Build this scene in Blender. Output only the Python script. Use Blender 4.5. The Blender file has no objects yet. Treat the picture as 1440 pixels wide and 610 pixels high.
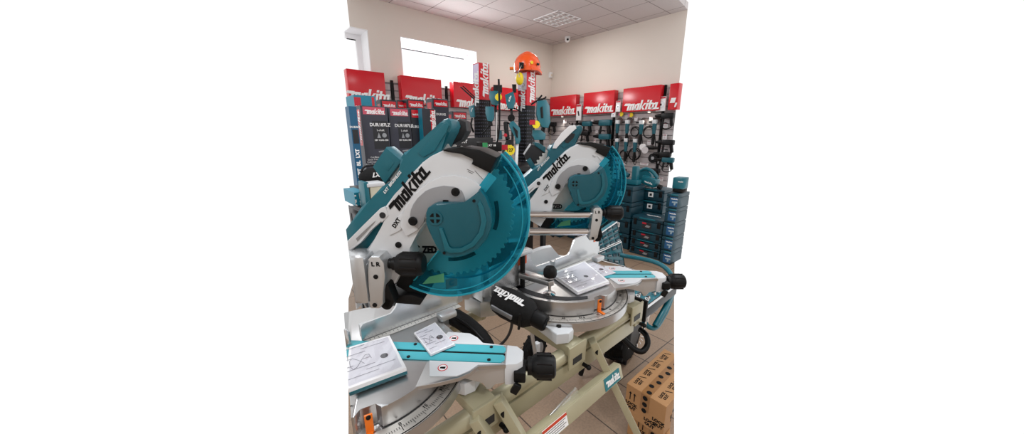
import bpy, bmesh, math, random
from mathutils import Vector, Matrix
PI = math.pi
random.seed(4)
sc = bpy.context.scene
C = sc.collection

# ------------------------------------------------------------------ camera, world, exposure
CAM = Vector((0, 0, 1.40)); FOC = 460.0
PITCH = math.atan(115 / 460); HEAD = math.radians(48.8)
FW = Vector((math.cos(HEAD) * math.cos(PITCH), math.sin(HEAD) * math.cos(PITCH), -math.sin(PITCH)))
RT = Vector((math.sin(HEAD), -math.cos(HEAD), 0)); UP = RT.cross(FW)
cd = bpy.data.cameras.new('camera'); cam = bpy.data.objects.new('camera', cd); C.objects.link(cam)
cd.sensor_width = 36; cd.lens = FOC / 1440 * 36; cd.clip_start = 0.02
M3 = Matrix((RT, UP, -FW)).transposed()
cam.matrix_world = Matrix.Translation(CAM) @ M3.to_4x4()
sc.camera = cam
sc.view_settings.view_transform = 'Standard'; sc.view_settings.look = 'None'
sc.view_settings.gamma = 1; sc.view_settings.use_curve_mapping = False
sc.view_settings.exposure = 0.12
w = bpy.data.worlds.new('world'); sc.world = w; w.use_nodes = True
bg = w.node_tree.nodes['Background']; bg.inputs[0].default_value = (1, 1, 1, 1); bg.inputs[1].default_value = 1.0
CEIL = 3.37; XR = 6.05; YL = 5.51

def area(name, loc, rot, sx, sy, power, col=(1, 1, 1)):
    l = bpy.data.lights.new(name, 'AREA'); l.shape = 'RECTANGLE'; l.size = sx; l.size_y = sy
    l.energy = power; l.color = col
    o = bpy.data.objects.new(name, l); C.objects.link(o); o.location = loc; o.rotation_euler = rot
    return o
# daylight entering through the high window
area('window_daylight', (3.2, YL + .28, 2.66), (-PI / 2, 0, 0), 1.1, .4, 34, (.95, .98, 1))
# added fill lamps, out of view above and behind the camera, for overhead light
for _f, _l in ((-.9, -1.4), (-.9, 1.4), (1.5, -1.4), (1.5, 1.4)):
    _x = math.cos(HEAD) * _f + math.sin(HEAD) * _l; _y = math.sin(HEAD) * _f - math.cos(HEAD) * _l
    area('added_fill_lamp', (_x, _y, CEIL - .02), (0, 0, 0), .6, .6, 34, (.94, .97, 1))

def ray(x, y): return FW + RT * ((x - 720) / FOC) - UP * ((y - 305) / FOC)
def on_z(x, y, z): r = ray(x, y); return CAM + r * ((z - CAM.z) / r.z)
def on_x(x, y, X): r = ray(x, y); return CAM + r * (X / r.x)
def on_y(x, y, Y): r = ray(x, y); return CAM + r * (Y / r.y)
def far(x, y, D): return CAM + ray(x, y) * D

# ------------------------------------------------------------------ materials
def lin(c): return tuple(((v / 255) / 12.92 if v / 255 <= .04045 else ((v / 255 + .055) / 1.055) ** 2.4) for v in c)
MATS = {}
def mat(name, rgb, rough=.5, metal=0.0, var=.06, scale=30, bump=0.0, spec=None, coat=0):
    if name in MATS: return MATS[name]
    m = bpy.data.materials.new(name); m.use_nodes = True; nt = m.node_tree; b = nt.nodes['Principled BSDF']
    c = lin(rgb)
    tc = nt.nodes.new('ShaderNodeTexCoord'); n = nt.nodes.new('ShaderNodeTexNoise')
    n.inputs['Scale'].default_value = scale; n.inputs['Detail'].default_value = 3
    nt.links.new(tc.outputs['Object'], n.inputs['Vector'])
    mx = nt.nodes.new('ShaderNodeMix'); mx.data_type = 'RGBA'
    mx.inputs[6].default_value = (*[max(0, v * (1 - var)) for v in c], 1)
    mx.inputs[7].default_value = (*[min(1, v * (1 + var)) for v in c], 1)
    nt.links.new(n.outputs['Fac'], mx.inputs[0]); nt.links.new(mx.outputs[2], b.inputs['Base Color'])
    b.inputs['Roughness'].default_value = rough; b.inputs['Metallic'].default_value = metal
    if spec is not None: b.inputs['Specular IOR Level'].default_value = spec
    if coat: b.inputs['Coat Weight'].default_value = coat
    if bump:
        bp = nt.nodes.new('ShaderNodeBump'); bp.inputs['Strength'].default_value = bump; bp.inputs['Distance'].default_value = .004
        nt.links.new(n.outputs['Fac'], bp.inputs['Height']); nt.links.new(bp.outputs['Normal'], b.inputs['Normal'])
    MATS[name] = m; return m
def emit(name, rgb, s):
    m = bpy.data.materials.new(name); m.use_nodes = True; nt = m.node_tree; nt.nodes.clear()
    e = nt.nodes.new('ShaderNodeEmission'); e.inputs[0].default_value = (*lin(rgb), 1); e.inputs[1].default_value = s
    o = nt.nodes.new('ShaderNodeOutputMaterial'); nt.links.new(e.outputs[0], o.inputs[0]); MATS[name] = m; return m
def clear(name, rgb, gloss=.12, rough=.08, edge=.6):
    m = bpy.data.materials.new(name); m.use_nodes = True; nt = m.node_tree; nt.nodes.clear()
    t = nt.nodes.new('ShaderNodeBsdfTransparent'); t.inputs[0].default_value = (*lin(rgb), 1)
    g = nt.nodes.new('ShaderNodeBsdfGlossy'); g.inputs['Roughness'].default_value = rough
    g.inputs[0].default_value = (1, 1, 1, 1)
    lw = nt.nodes.new('ShaderNodeLayerWeight'); lw.inputs[0].default_value = .35
    ma = nt.nodes.new('ShaderNodeMath'); ma.operation = 'MULTIPLY_ADD'; ma.inputs[1].default_value = edge; ma.inputs[2].default_value = gloss
    nt.links.new(lw.outputs['Facing'], ma.inputs[0])
    mx = nt.nodes.new('ShaderNodeMixShader'); nt.links.new(ma.outputs[0], mx.inputs[0])
    nt.links.new(t.outputs[0], mx.inputs[1]); nt.links.new(g.outputs[0], mx.inputs[2])
    o = nt.nodes.new('ShaderNodeOutputMaterial'); nt.links.new(mx.outputs[0], o.inputs[0]); MATS[name] = m; return m
def tinted(name, rgb, body, fac):
    """clear coloured plastic: tinted transmission, a little coloured scatter, gloss"""
    m = bpy.data.materials.new(name); m.use_nodes = True; nt = m.node_tree; nt.nodes.clear()
    t = nt.nodes.new('ShaderNodeBsdfTransparent'); t.inputs[0].default_value = (*lin(rgb), 1)
    p = nt.nodes.new('ShaderNodeBsdfPrincipled'); p.inputs['Base Color'].default_value = (*lin(body), 1); p.inputs['Roughness'].default_value = .12
    lw = nt.nodes.new('ShaderNodeLayerWeight'); lw.inputs[0].default_value = .3
    ma = nt.nodes.new('ShaderNodeMath'); ma.operation = 'MULTIPLY_ADD'; ma.inputs[1].default_value = .5; ma.inputs[2].default_value = fac
    nt.links.new(lw.outputs['Facing'], ma.inputs[0])
    mx = nt.nodes.new('ShaderNodeMixShader'); nt.links.new(ma.outputs[0], mx.inputs[0])
    nt.links.new(t.outputs[0], mx.inputs[1]); nt.links.new(p.outputs[0], mx.inputs[2])
    o = nt.nodes.new('ShaderNodeOutputMaterial'); nt.links.new(mx.outputs[0], o.inputs[0]); MATS[name] = m; return m
def grid_mat(name, rgb, line, size, lw, off=(0, 0), rough=.6, ang=0, var=.05, nscale=40, speck=0, bumpy=0):
    m = bpy.data.materials.new(name); m.use_nodes = True; nt = m.node_tree; b = nt.nodes['Principled BSDF']
    tc = nt.nodes.new('ShaderNodeTexCoord'); mp = nt.nodes.new('ShaderNodeMapping')
    mp.inputs['Location'].default_value = (off[0], off[1], 0); mp.inputs['Rotation'].default_value = (0, 0, ang)
    nt.links.new(tc.outputs['Object'], mp.inputs['Vector'])
    br = nt.nodes.new('ShaderNodeTexBrick'); br.offset = 0; br.inputs['Scale'].default_value = 1
    br.inputs['Brick Width'].default_value = size; br.inputs['Row Height'].default_value = size
    br.inputs['Mortar Size'].default_value = lw; br.inputs['Mortar Smooth'].default_value = 0.1
    c = lin(rgb)
    br.inputs['Color1'].default_value = (*[v * (1 - var) for v in c], 1); br.inputs['Color2'].default_value = (*[v * (1 + var) for v in c], 1)
    br.inputs['Mortar'].default_value = (*lin(line), 1)
    nt.links.new(mp.outputs[0], br.inputs['Vector'])
    n = nt.nodes.new('ShaderNodeTexNoise'); n.inputs['Scale'].default_value = nscale; n.inputs['Detail'].default_value = 6
    nt.links.new(tc.outputs['Object'], n.inputs['Vector'])
    rp = nt.nodes.new('ShaderNodeMapRange'); rp.inputs[1].default_value = .3; rp.inputs[2].default_value = .7
    rp.inputs[3].default_value = 1 - speck; rp.inputs[4].default_value = 1 + speck
    nt.links.new(n.outputs['Fac'], rp.inputs[0])
    mx = nt.nodes.new('ShaderNodeVectorMath'); mx.operation = 'SCALE'
    nt.links.new(br.outputs['Color'], mx.inputs[0]); nt.links.new(rp.outputs[0], mx.inputs['Scale'])
    nt.links.new(mx.outputs[0], b.inputs['Base Color']); b.inputs['Roughness'].default_value = rough
    MATS[name] = m; return m

TEAL = mat('teal_plastic', (8, 86, 100), .38, var=.05)
TEALB = mat('teal_plastic_bright', (10, 98, 112), .38, var=.05)
TEALD = mat('teal_case_plastic', (4, 54, 68), .45, var=.08)
TEALK = mat('kerf_board_teal', (70, 170, 182), .4)
WHITE = mat('white_cast_paint', (208, 211, 214), .34, .0, var=.02)
GREYP = mat('grey_plate', (150, 152, 156), .35, .35)
SILV = mat('cast_aluminium', (203, 206, 208), .33, .75, var=.05, scale=14, bump=.05)
SILVR = mat('machined_aluminium', (192, 192, 192), .28, .9, var=.06, scale=20)
FENCE = mat('polished_fence', (212, 214, 216), .27, .8, var=.08, scale=7, bump=.05)
CHROME = mat('chrome', (215, 215, 215), .08, 1.0, var=.02)
BLK = mat('black_rubber', (11, 11, 12), .5, spec=.25)
BLKS = mat('black_satin_plastic', (15, 15, 17), .38, spec=.3)
DARK = mat('dark_grey_plastic', (40, 41, 44), .45, spec=.3)
FAB = mat('black_fabric', (9, 9, 10), .9, var=.3, scale=120, bump=.3)
BEIGE = mat('stand_enamel', (170, 164, 136), .36, .1, var=.03)
RED = mat('sign_red', (205, 14, 32), .22, var=.02)
REDP = mat('print_red', (190, 30, 50), .5)
PINK = mat('faded_red_print', (200, 80, 100), .5)
WPR = mat('white_print', (238, 238, 238), .5, var=.01)
BPR = mat('black_print', (8, 8, 9), .6, spec=.2)
ORG = mat('orange_plastic', (235, 120, 30), .4)
ORS = mat('orange_sticker', (226, 92, 40), .45)
HELM = mat('orange_helmet', (245, 90, 22), .25, coat=.4)
YEL = mat('yellow_plastic', (235, 205, 20), .4)
YTAG = mat('yellow_card', (245, 220, 40), .6)
CARD = mat('brown_cardboard', (176, 132, 88), .75, var=.05, scale=50)
CARDT = mat('packing_tape', (150, 106, 62), .3)
NAVY = mat('slate_print_box', (50, 51, 64), .42, var=.25, scale=9)
NAVYD = mat('dark_print_box', (30, 32, 42), .42, var=.4, scale=9)
BLUEB = mat('blue_print_box', (10, 84, 120), .42, var=.12, scale=6)
CYANB = mat('teal_print_box', (20, 125, 150), .45, var=.08)
PAPER = mat('white_paper', (232, 232, 234), .6, var=.03)
PLBAG = clear('clear_bag', (240, 240, 244), .04, .14, .22)
GUARD = tinted('clear_teal_guard', (168, 228, 236), (14, 145, 172), .08)
GUARDR = tinted('clear_teal_rim', (80, 205, 225), (60, 205, 225), .35)
TYRE = mat('tyre_rubber', (10, 10, 11), .8, spec=.2, var=.3, scale=60, bump=.4)
GRN = mat('green_plastic', (40, 140, 80), .4)
WALLM = mat('wall_paint', (224, 215, 206), .7, var=.015, scale=3)
WHT = mat('window_reveal_white', (240, 241, 243), .55, var=.01)
SLAT = mat('slatwall_board', (184, 177, 178), .5, var=.02)
FLOORM = grid_mat('floor_tiles', (146, 124, 104), (74, 62, 54), .30, .0035, (-.0, .03), .36, math.radians(2.2), .03, 90, .14)
CEILM = grid_mat('ceiling_tiles', (200, 193, 192), (120, 110, 108), .593, .006, (.06, .1), .8, 0, .015, 120, .05)

# ------------------------------------------------------------------ mesh builder
class G:
    def __init__(s): s.b = bmesh.new()
    def box(s, c, d, rot=None, bev=0):
        v = bmesh.ops.create_cube(s.b, size=1)['verts']
        for q in v: q.co = Vector((q.co.x * d[0], q.co.y * d[1], q.co.z * d[2]))
        if bev:
            es = list({e for q in v for e in q.link_edges})
            r = bmesh.ops.bevel(s.b, geom=es, offset=bev, segments=2, affect='EDGES', profile=.6)
            v = list({q for f in r['faces'] for q in f.verts} | {q for q in v if q.is_valid})
        M = (rot.to_4x4() if rot else Matrix())
        for q in v: q.co = (M @ q.co) + Vector(c)
        return s
    def box2(s, a, b, bev=0):
        return s.box([(a[i] + b[i]) / 2 for i in range(3)], [abs(b[i] - a[i]) for i in range(3)], None, bev)
    def cyl(s, a, b, r, r2=None, seg=24):
        a = Vector(a); b = Vector(b); d = b - a
        M = Matrix.Translation((a + b) / 2) @ d.to_track_quat('Z', 'Y').to_matrix().to_4x4()
        bmesh.ops.create_cone(s.b, cap_ends=True, segments=seg, radius1=r, radius2=r if r2 is None else r2, depth=d.length, matrix=M)
        return s
    def sph(s, c, r, sc=(1, 1, 1), seg=20, rot=None):
        M = Matrix.Translation(c) @ (rot.to_4x4() if rot else Matrix()) @ Matrix.Diagonal((r * sc[0], r * sc[1], r * sc[2], 1))
        bmesh.ops.create_uvsphere(s.b, u_segments=seg, v_segments=seg // 2 + 2, radius=1, matrix=M); return s
    def lathe(s, prof, o, ax, seg=28):
        """prof = [(dist along axis, radius)]"""
        o = Vector(o); ax = Vector(ax).normalized(); q = ax.to_track_quat('Z', 'Y').to_matrix()
        rings = []
        for h, r in prof:
            rings.append([s.b.verts.new(o + ax * h + q @ Vector((r * math.cos(2 * PI * i / seg), r * math.sin(2 * PI * i / seg), 0))) for i in range(seg)])
        for A, B in zip(rings, rings[1:]):
            for i in range(seg): s.b.faces.new((A[i], A[(i + 1) % seg], B[(i + 1) % seg], B[i]))
        s.b.faces.new(rings[0][::-1]); s.b.faces.new(rings[-1]); return s
    def tube(s, pts, r, seg=10, closed=False, smooth=0):
        P = [Vector(p) for p in pts]
        for _ in range(smooth):
            Q = []
            n = len(P)
            for i in range(n if closed else n - 1):
                a, b = P[i], P[(i + 1) % n]; Q += [a.lerp(b, .25), a.lerp(b, .75)]
            if not closed: Q = [P[0]] + Q + [P[-1]]
            P = Q
        n = len(P); rings = []; up = None
        for i in range(n):
            if closed: t = (P[(i + 1) % n] - P[i - 1])
            else: t = P[min(i + 1, n - 1)] - P[max(i - 1, 0)]
            if t.length < 1e-9: t = Vector((0, 0, 1))
            t.normalize()
            if up is None: up = t.orthogonal().normalized()
            up = (up - t * up.dot(t)); up = up.normalized() if up.length > 1e-6 else t.orthogonal().normalized()
            sd = t.cross(up)
            rings.append([s.b.verts.new(P[i] + (up * math.cos(2 * PI * k / seg) + sd * math.sin(2 * PI * k / seg)) * r) for k in range(seg)])
        m = n if closed else n - 1
        for i in range(m):
            A, B = rings[i], rings[(i + 1) % n]
            for k in range(seg): s.b.faces.new((A[k], A[(k + 1) % seg], B[(k + 1) % seg], B[k]))
        if not closed: s.b.faces.new(rings[0][::-1]); s.b.faces.new(rings[-1])
        return s
    def prism(s, pts, f0, f1, bev=0):
        """pts 2D; f0, f1 map (u, v) to the two end faces"""
        A = [s.b.verts.new(f0(*p)) for p in pts]; B = [s.b.verts.new(f1(*p)) for p in pts]; n = len(pts)
        fs = [s.b.faces.new(A), s.b.faces.new(B[::-1])]
        es = [e for f in fs for e in f.edges]
        fs += [s.b.faces.new((A[(i + 1) % n], A[i], B[i], B[(i + 1) % n])) for i in range(n)]
        if bev: bmesh.ops.bevel(s.b, geom=es, offset=bev, segments=2, affect='EDGES', profile=.6)
        return s
    def xz(s, pts, y0, y1, bev=0): return s.prism(pts, lambda x, z: (x, y0, z), lambda x, z: (x, y1, z), bev)
    def xy(s, pts, z0, z1, bev=0): return s.prism(pts, lambda x, y: (x, y, z0), lambda x, y: (x, y, z1), bev)
    def yz(s, pts, x0, x1, bev=0): return s.prism(pts, lambda y, z: (x0, y, z), lambda y, z: (x1, y, z), bev)
    def quad(s, a, b, c, d): s.b.faces.new([s.b.verts.new(p) for p in (a, b, c, d)]); return s
    def build(s, name, m, parent=None, smooth=True, M=None):
        bmesh.ops.recalc_face_normals(s.b, faces=s.b.faces[:])
        if M is not None: s.b.transform(M)
        me = bpy.data.meshes.new(name); s.b.to_mesh(me); s.b.free(); me.materials.append(m)
        if smooth: me.shade_smooth(); me.set_sharp_from_angle(angle=math.radians(35))
        o = bpy.data.objects.new(name, me); C.objects.link(o)
        if parent: o.parent = parent
        return o
def tag(o, label, cat, group=None, kind=None):
    o['label'] = label
    if cat: o['category'] = cat
    if group: o['group'] = group
    if kind: o['kind'] = kind
    return o
def lab(o, t): o['label'] = t; return o
def struct(o, label=None):
    o['kind'] = 'structure'
    if label: o['label'] = label
    return o
def thing(name, loc, label, cat, group=None, rz=0):
    o = bpy.data.objects.new(name, None); C.objects.link(o); o.location = loc; o.rotation_euler = (0, 0, rz)
    return tag(o, label, cat, group)
def basis(o, right, up):
    r = Vector(right).normalized(); u = Vector(up); u = (u - r * u.dot(r)).normalized(); n = r.cross(u)
    return Matrix.Translation(o) @ Matrix((r, u, n)).transposed().to_4x4()
def text(name, s, size, m, parent, o, right, up, bold=0.0, shear=0, align='CENTER', depth=.0006, sx=1):
    c = bpy.data.curves.new(name, 'FONT'); c.body = s; c.size = size; c.align_x = align; c.align_y = 'CENTER'
    c.offset = bold * size; c.shear = shear; c.extrude = depth; c.resolution_u = 2
    t = bpy.data.objects.new(name, c); C.objects.link(t)
    dg = bpy.context.evaluated_depsgraph_get(); me = bpy.data.meshes.new_from_object(t.evaluated_get(dg))
    bpy.data.objects.remove(t); me.materials.clear(); me.materials.append(m)
    me.transform(basis(o, right, up) @ Matrix.Diagonal((sx, 1, 1, 1)))
    ob = bpy.data.objects.new(name, me); C.objects.link(ob)
    if parent: ob.parent = parent
    return ob
# the slanted lower-case maker's wordmark, drawn as strokes (unit: x-height 1)
def _logo_strokes():
    S = []
    def b(x0, y0, x1, y1): S.append([(x0, y0), (x1, y0), (x1, y1), (x0, y1)])
    S.append([(-.95, .86), (.5, .8), (.5, 1.2), (-.75, 1.24)])
    b(.02, 0, .5, .8); b(.5, .8, 1.62, 1.12); b(.64, 0, 1.04, .8); b(1.2, 0, 1.66, .8)
    def a(x):
        b(x, .1, x + .42, 1.0); b(x + .42, .78, x + .66, 1.1); b(x + .1, -.02, x + .66, .26)
        b(x + .66, -.02, x + 1.1, 1.1)
    a(1.76)
    b(2.96, 0, 3.4, 1.65); S.append([(3.4, .42), (3.86, 1.1), (4.36, 1.1), (3.72, .5), (4.36, 0), (3.84, 0), (3.4, .5)])
    b(4.38, 0, 4.82, 1.1); b(4.4, 1.26, 4.84, 1.6)
    b(5.02, .04, 5.46, 1.5); b(4.86, .82, 5.02, 1.1); b(5.46, .82, 5.86, 1.1); b(5.46, .0, 5.76, .28)
    a(5.84); b(6.94, -.02, 7.5, .22)
    return S
def logo(width, m, parent, o, right, up, depth=.0006, name='wordmark', hs=1.0):
    k = width / 7.9; g = G()
    for st in _logo_strokes():
        q = [((x + .3 * y - 3.2) * k, (y - .75) * k * hs) for x, y in st]
        g.xy(q, 0, depth)
    return g.build(name, m, parent, False, basis(o, right, up))

# ------------------------------------------------------------------ room shell
def wall_left():
    g = G(); x0 = 1.70; zt = CEIL; w0, w1 = 2.45, 3.94; s0, s1 = 1.95, CEIL; zb, zw = 2.2, 2.93
    T = .45
    for a, b, c, d in ((x0, XR + .3, 0, zb), (x0, XR + .3, zw, zt), (1.95, w0, zb, zw), (w1, XR + .3, zb, zw)):
        g.xy([(a, YL), (b, YL), (b, YL + T), (a + (.2 if a == x0 else 0), YL + T)], c, d)
    return struct(g.build('wall_left', WALLM, None, False))
wall_left()
struct(G().xy([(XR, 2.6), (XR, YL), (XR + .2, YL), (XR + .2, 2.75)], 0, CEIL).build('wall_right', WALLM, None, False))
def slab(pts, z0, z1): return G().xy(pts, z0, z1)
def plan(f, l):
    q = Vector((math.cos(HEAD), math.sin(HEAD))) * f + Vector((math.sin(HEAD), -math.cos(HEAD))) * l; return (q.x, q.y)
cz = on_z(949, -6, CEIL)
struct(slab([plan(-2.6, -5), plan(3.0, -5), plan(3.0, 5), plan(-2.6, 5)], CEIL + .001, CEIL + .1).build('ceiling', CEILM, None, False))
struct(slab([plan(-2.6, -5), plan(-2.6, 5), plan(-2.8, 5), plan(-2.8, -5)], 0, CEIL).build('wall_back', WALLM, None, False))
struct(slab([(1.70, YL), (XR, YL), (XR, 2.6), (cz.x, cz.y), (1.2, 1.6), (1.2, 3.5)], CEIL, CEIL + .1).build('ceiling', CEILM, None, False))
fl = [on_z(490, 640, 0), on_z(948, 640, 0), on_z(948, 420, 0), on_z(490, 420, 0)]
struct(slab([plan(-2.6, -5), plan(1.1, -5), plan(1.1, 5), plan(-2.6, 5)], -.1, 0).build('floor', FLOORM, None, False))
struct(slab([(fl[0].x, fl[0].y), (fl[1].x, fl[1].y), (fl[2].x, fl[2].y), (XR, 2.4), (XR, YL), (1.7, YL), (fl[3].x, fl[3].y)], -.1, 0).build('floor', FLOORM, None, False))
def window(n, x0, x1, left_reveal=True):
    root = thing('window_%d' % n, ((x0 + x1) / 2, YL, 2.2), None, None); del root['label']; root['kind'] = 'structure'
    inv = Matrix.Translation(-Vector(root.location))
    D = .30
    g = G().box2((x0, YL + .0, 2.915), (x1, YL + D, 2.93)).box2((x1 - .012, YL + .002, 2.2), (x1, YL + D, 2.915)).box2((x0, YL + .002, 2.2), (x1, YL + D, 2.215))
    if left_reveal: g.box2((x0, YL + .002, 2.2), (x0 + .012, YL + D, 2.915))
    g.build('window_reveal', WHT, root, False, inv)
    f = G()
    f.box2((x0 + .01, YL + D, 2.84), (x1 - .01, YL + D + .05, 2.93)).box2((x0 + .01, YL + D, 2.2), (x1 - .01, YL + D + .05, 2.26)).box2((x1 - .09, YL + D, 2.26), (x1 - .01, YL + D + .05, 2.84))
    if left_reveal: f.box2((x0 + .01, YL + D, 2.26), (x0 + .05, YL + D + .05, 2.84))
    f.build('window_frame', WHT, root, False, inv)
    G().box2((x0 + .03, YL + D + .005, 2.825), (x1 - .09, YL + D + .012, 2.84)).build('gasket', DARK, root, False, inv)
    G().box2((x0 + .03, YL + D + .02, 2.25), (x1 - .05, YL + D + .026, 2.85)).build('pane', clear('window_glass_%d' % n, (255, 255, 255), .0, .02, .06), root, False, inv)
window(1, 2.45, 3.94); window(2, 1.70, 1.95, False)

# ceiling light
p = on_z(783, 26.5, CEIL)
cl = thing('ceiling_light', (2.437 * 1.97 - .0, 2.176 * 1.97, CEIL), 'square recessed ceiling light with a silver louvre grid', 'ceiling light')
g = G()
for sgn in (-1, 1):
    g.box((sgn * .292, 0, -.004), (.01, .594, .012)); g.box((0, sgn * .292, -.004), (.594, .01, .012))
g.build('frame', WHT, cl, False)
G().box((0, 0, .008), (.56, .56, .012)).build('diffuser', emit('lamp_glow', (255, 250, 240), 5.0), cl, False)
g = G()
for i in range(1, 4):
    g.box((-.28 + .14 * i, 0, -.005), (.008, .57, .014))
for i in range(1, 6): g.box((0, -.28 + .56 / 6 * i, -.005), (.57, .008, .014))
g.build('louvre', mat('louvre_metal', (235, 235, 235), .35, .1), cl, False)
al = area('ceiling_lamp_light', (cl.location.x, cl.location.y, CEIL - .04), (0, 0, 0), .55, .55, 18, (1, .97, .92))
# dome camera and wall sensor
dc = thing('security_camera', (5.78, 4.86, CEIL), 'small white dome security camera on the ceiling', 'camera')
G().cyl((0, 0, -.02), (0, 0, 0), .06).build('mount', WHT, dc)
G().sph((0, 0, -.05), .055).build('dome', WHT, dc)
G().cyl((-.035, -.035, -.06), (-.052, -.052, -.066), .022).build('lens', BLK, dc)
ws = on_y(775, 106, YL)
t = thing('wall_sensor', (5.97, YL, ws.z), 'small white motion sensor on the wall by the room corner', 'sensor')
G().box((0, -.03, 0), (.07, .06, .12), None, .012).build('housing', WHT, t)
G().box((0, -.064, -.01), (.045, .008, .05), None, .002).build('lens', mat('sensor_lens', (225, 215, 200), .4), t)

# ------------------------------------------------------------------ slat walls
def slat_bay(p0, p1, z0, z1, nrm, label, grp):
    """p0-p1 along the wall; nrm points into the room"""
    p0 = Vector(p0); p1 = Vector(p1); mid = (p0 + p1) / 2
    t = thing('slatwall_panel', (mid.x, mid.y, z0), label, 'wall panel', grp)
    d = (p1 - p0); L = d.length; d.normalize(); n = Vector(nrm)
    R = Matrix((d, n, Vector((0, 0, 1)))).transposed()
    g = G()
    h = .1; k = 0; z = 0
    while z < z1 - z0 - .02:
        hh = min(h, z1 - z0 - z) - .012
        g.box(R @ Vector((0, .022, z + hh / 2)), (L - .01, .012, hh), R); z += h; k += 1
    g.build('slats', SLAT, t, False)
    G().box(R @ Vector((0, .008, (z1 - z0) / 2)), (L, .014, z1 - z0), R).build('backing_board', mat('slat_groove', (120, 118, 118), .6), t, False)
    return t
zt = 2.2
rb = [(5.46, 4.726), (4.674, 3.816), (3.764, 2.836), (2.784, 2.60)]
rn = ['by the room corner', 'behind the second red sign', 'behind the third red sign', 'at the right edge']
for (a, b), q in zip(rb, rn):
    slat_bay((XR, a, 0), (XR, b, 0), .2, zt, (-1, 0, 0), 'grey slatwall panel on the right wall ' + q, 'slatwall panels')
lb = [(1.70, 2.214), (2.266, 3.204), (3.256, 4.164), (4.216, 5.08), (5.14, 6.0)]
ln = ['behind the leftmost red sign', 'under the wide window', 'left of the black columns', 'behind the black columns', 'by the room corner']
for (a, b), q in zip(lb, ln):
    slat_bay((a, YL, 0), (b, YL, 0), .2, zt + .02, (0, -1, 0), 'grey slatwall panel on the left wall ' + q, 'slatwall panels')
def post(x, y, nrm, label):
    t = thing('shelf_upright', (x, y, 0), label, 'upright', 'black shelf uprights')
    n = Vector(nrm) * .03
    g = G().box(n + Vector((0, 0, 1.15)), (.04, .03, 2.2)); g.build('rail', BLK, t, False)
    G().cyl(n + Vector((0, 0, 0)), n + Vector((0, 0, .05)), .03).build('foot', BLK, t)
for y, l in ((4.70, 'black shelf upright between the first and second red signs of the right wall'), (3.79, 'black shelf upright between the second and third red signs of the right wall'), (2.81, 'black shelf upright right of the third red sign of the right wall')):
    post(XR, y, (-1, 0, 0), l)
for x, l in ((2.24, 'black shelf upright right of the leftmost red sign'), (3.23, 'black shelf upright right of the red sign below the window'), (4.19, 'black shelf upright behind the left perforated column')):
    post(x, YL, (0, -1, 0), l)

# ------------------------------------------------------------------ red signs
def sign(center, right, wdt, h, label, dep=.13, lw=None, tiltm=0, lx=0, ly=None, printm=WPR):
    t = thing('lightbox_sign', center, label, 'sign', 'red box signs')
    r = Vector(right); n = r.cross(Vector((0, 0, 1)))
    R = Matrix((r, n, Vector((0, 0, 1)))).transposed()   # n points to the room
    G().box(R @ Vector((0, dep / 2 - dep, 0)) , (wdt, dep, h), R, .004).build('sign_box', RED, t)
    logo(lw or wdt * .9, printm, t, n * .002 + r * lx + Vector((0, 0, (-h * .25 if ly is None else ly))), r, (0, 0, 1), .002, hs=1.25)
    return t
# right wall: text reads along -Y
for a, b, q in ((5.40, 4.655, 'by the corner'), (4.455, 3.73, 'second from the corner'), (3.545, 2.825, 'above the grinders')):
    sign((XR - .16, (a + b) / 2, 2.035), (0, -1, 0), a - b, .42, 'red box sign with white lettering on the right wall ' + q, ly=-.11)
t = thing('lightbox_sign', (XR - .16, 2.60, 2.03), 'sliver of a red box sign at the right edge of the photo', 'sign', 'red box signs')
G().box((.065, 0, 0), (.13, .15, .42), None, .004).build('sign_box', RED, t)
G().xy([(-.05, 0), (.03, 0), (.05, .08), (-.03, .08)], 0, .002).xy([(.03, -.07), (.06, -.07), (.075, 0), (.045, 0)], 0, .002).build('lettering', WPR, t, False, basis((-.002, 0, -.10), (0, -1, 0), (0, 0, 1)))
for a, b, q in ((1.54, 2.08, 'leftmost, above the blue carton'), (2.34, 3.06, 'below the wide window'), (3.30, 4.02, 'left of the taller lettered column'), (4.25, 4.95, 'between the two black columns')):
    sign(((a + b) / 2, YL - .16, 2.11), (1, 0, 0), b - a, .43, 'red lettered box sign on the left wall, ' + q, ly=-.13, lw=.64, lx=(.0 if a > 2 else .0))

# small picture lamps below two of the signs
for y, q in ((5.05, 'first'), (3.02, 'third')):
    t = thing('spot_lamp', (XR - .12, y, 1.80), 'tiny lit spot lamp below the %s red sign of the right wall' % q, 'lamp')
    G().cyl((0, 0, .0), (0, 0, .03), .03).build('housing', WHT, t)
    G().cyl((0, 0, -.004), (0, 0, 0), .022).build('bulb', emit('spot_bulb_' + q, (255, 240, 210), 4), t)
    l = bpy.data.lights.new('spot_lamp_light', 'SPOT'); l.energy = 3.2; l.spot_size = 1.6; l.spot_blend = .6; l.color = (1, .93, .82); l.shadow_soft_size = .02
    o = bpy.data.objects.new('spot_lamp_light', l); C.objects.link(o); o.location = (XR - .12, y, 1.785)
# ------------------------------------------------------------------ mitre saws
def clipx(objs, co, no):
    """a thing that runs on past the photograph is modelled up to a plain upright end face"""
    for o in objs:
        if o.type != 'MESH': continue
        M = o.matrix_world.inverted()
        bm = bmesh.new(); bm.from_mesh(o.data)
        lc = M @ Vector(co); ln = (o.matrix_world.to_3x3().transposed() @ Vector(no)).normalized()
        r = bmesh.ops.bisect_plane(bm, geom=bm.verts[:] + bm.edges[:] + bm.faces[:], plane_co=lc, plane_no=ln, clear_inner=True)
        es = [e for e in r['geom_cut'] if isinstance(e, bmesh.types.BMEdge)]
        if es and 'film' not in o.name: bmesh.ops.holes_fill(bm, edges=es, sides=0)
        bm.to_mesh(o.data); bm.free()

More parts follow.
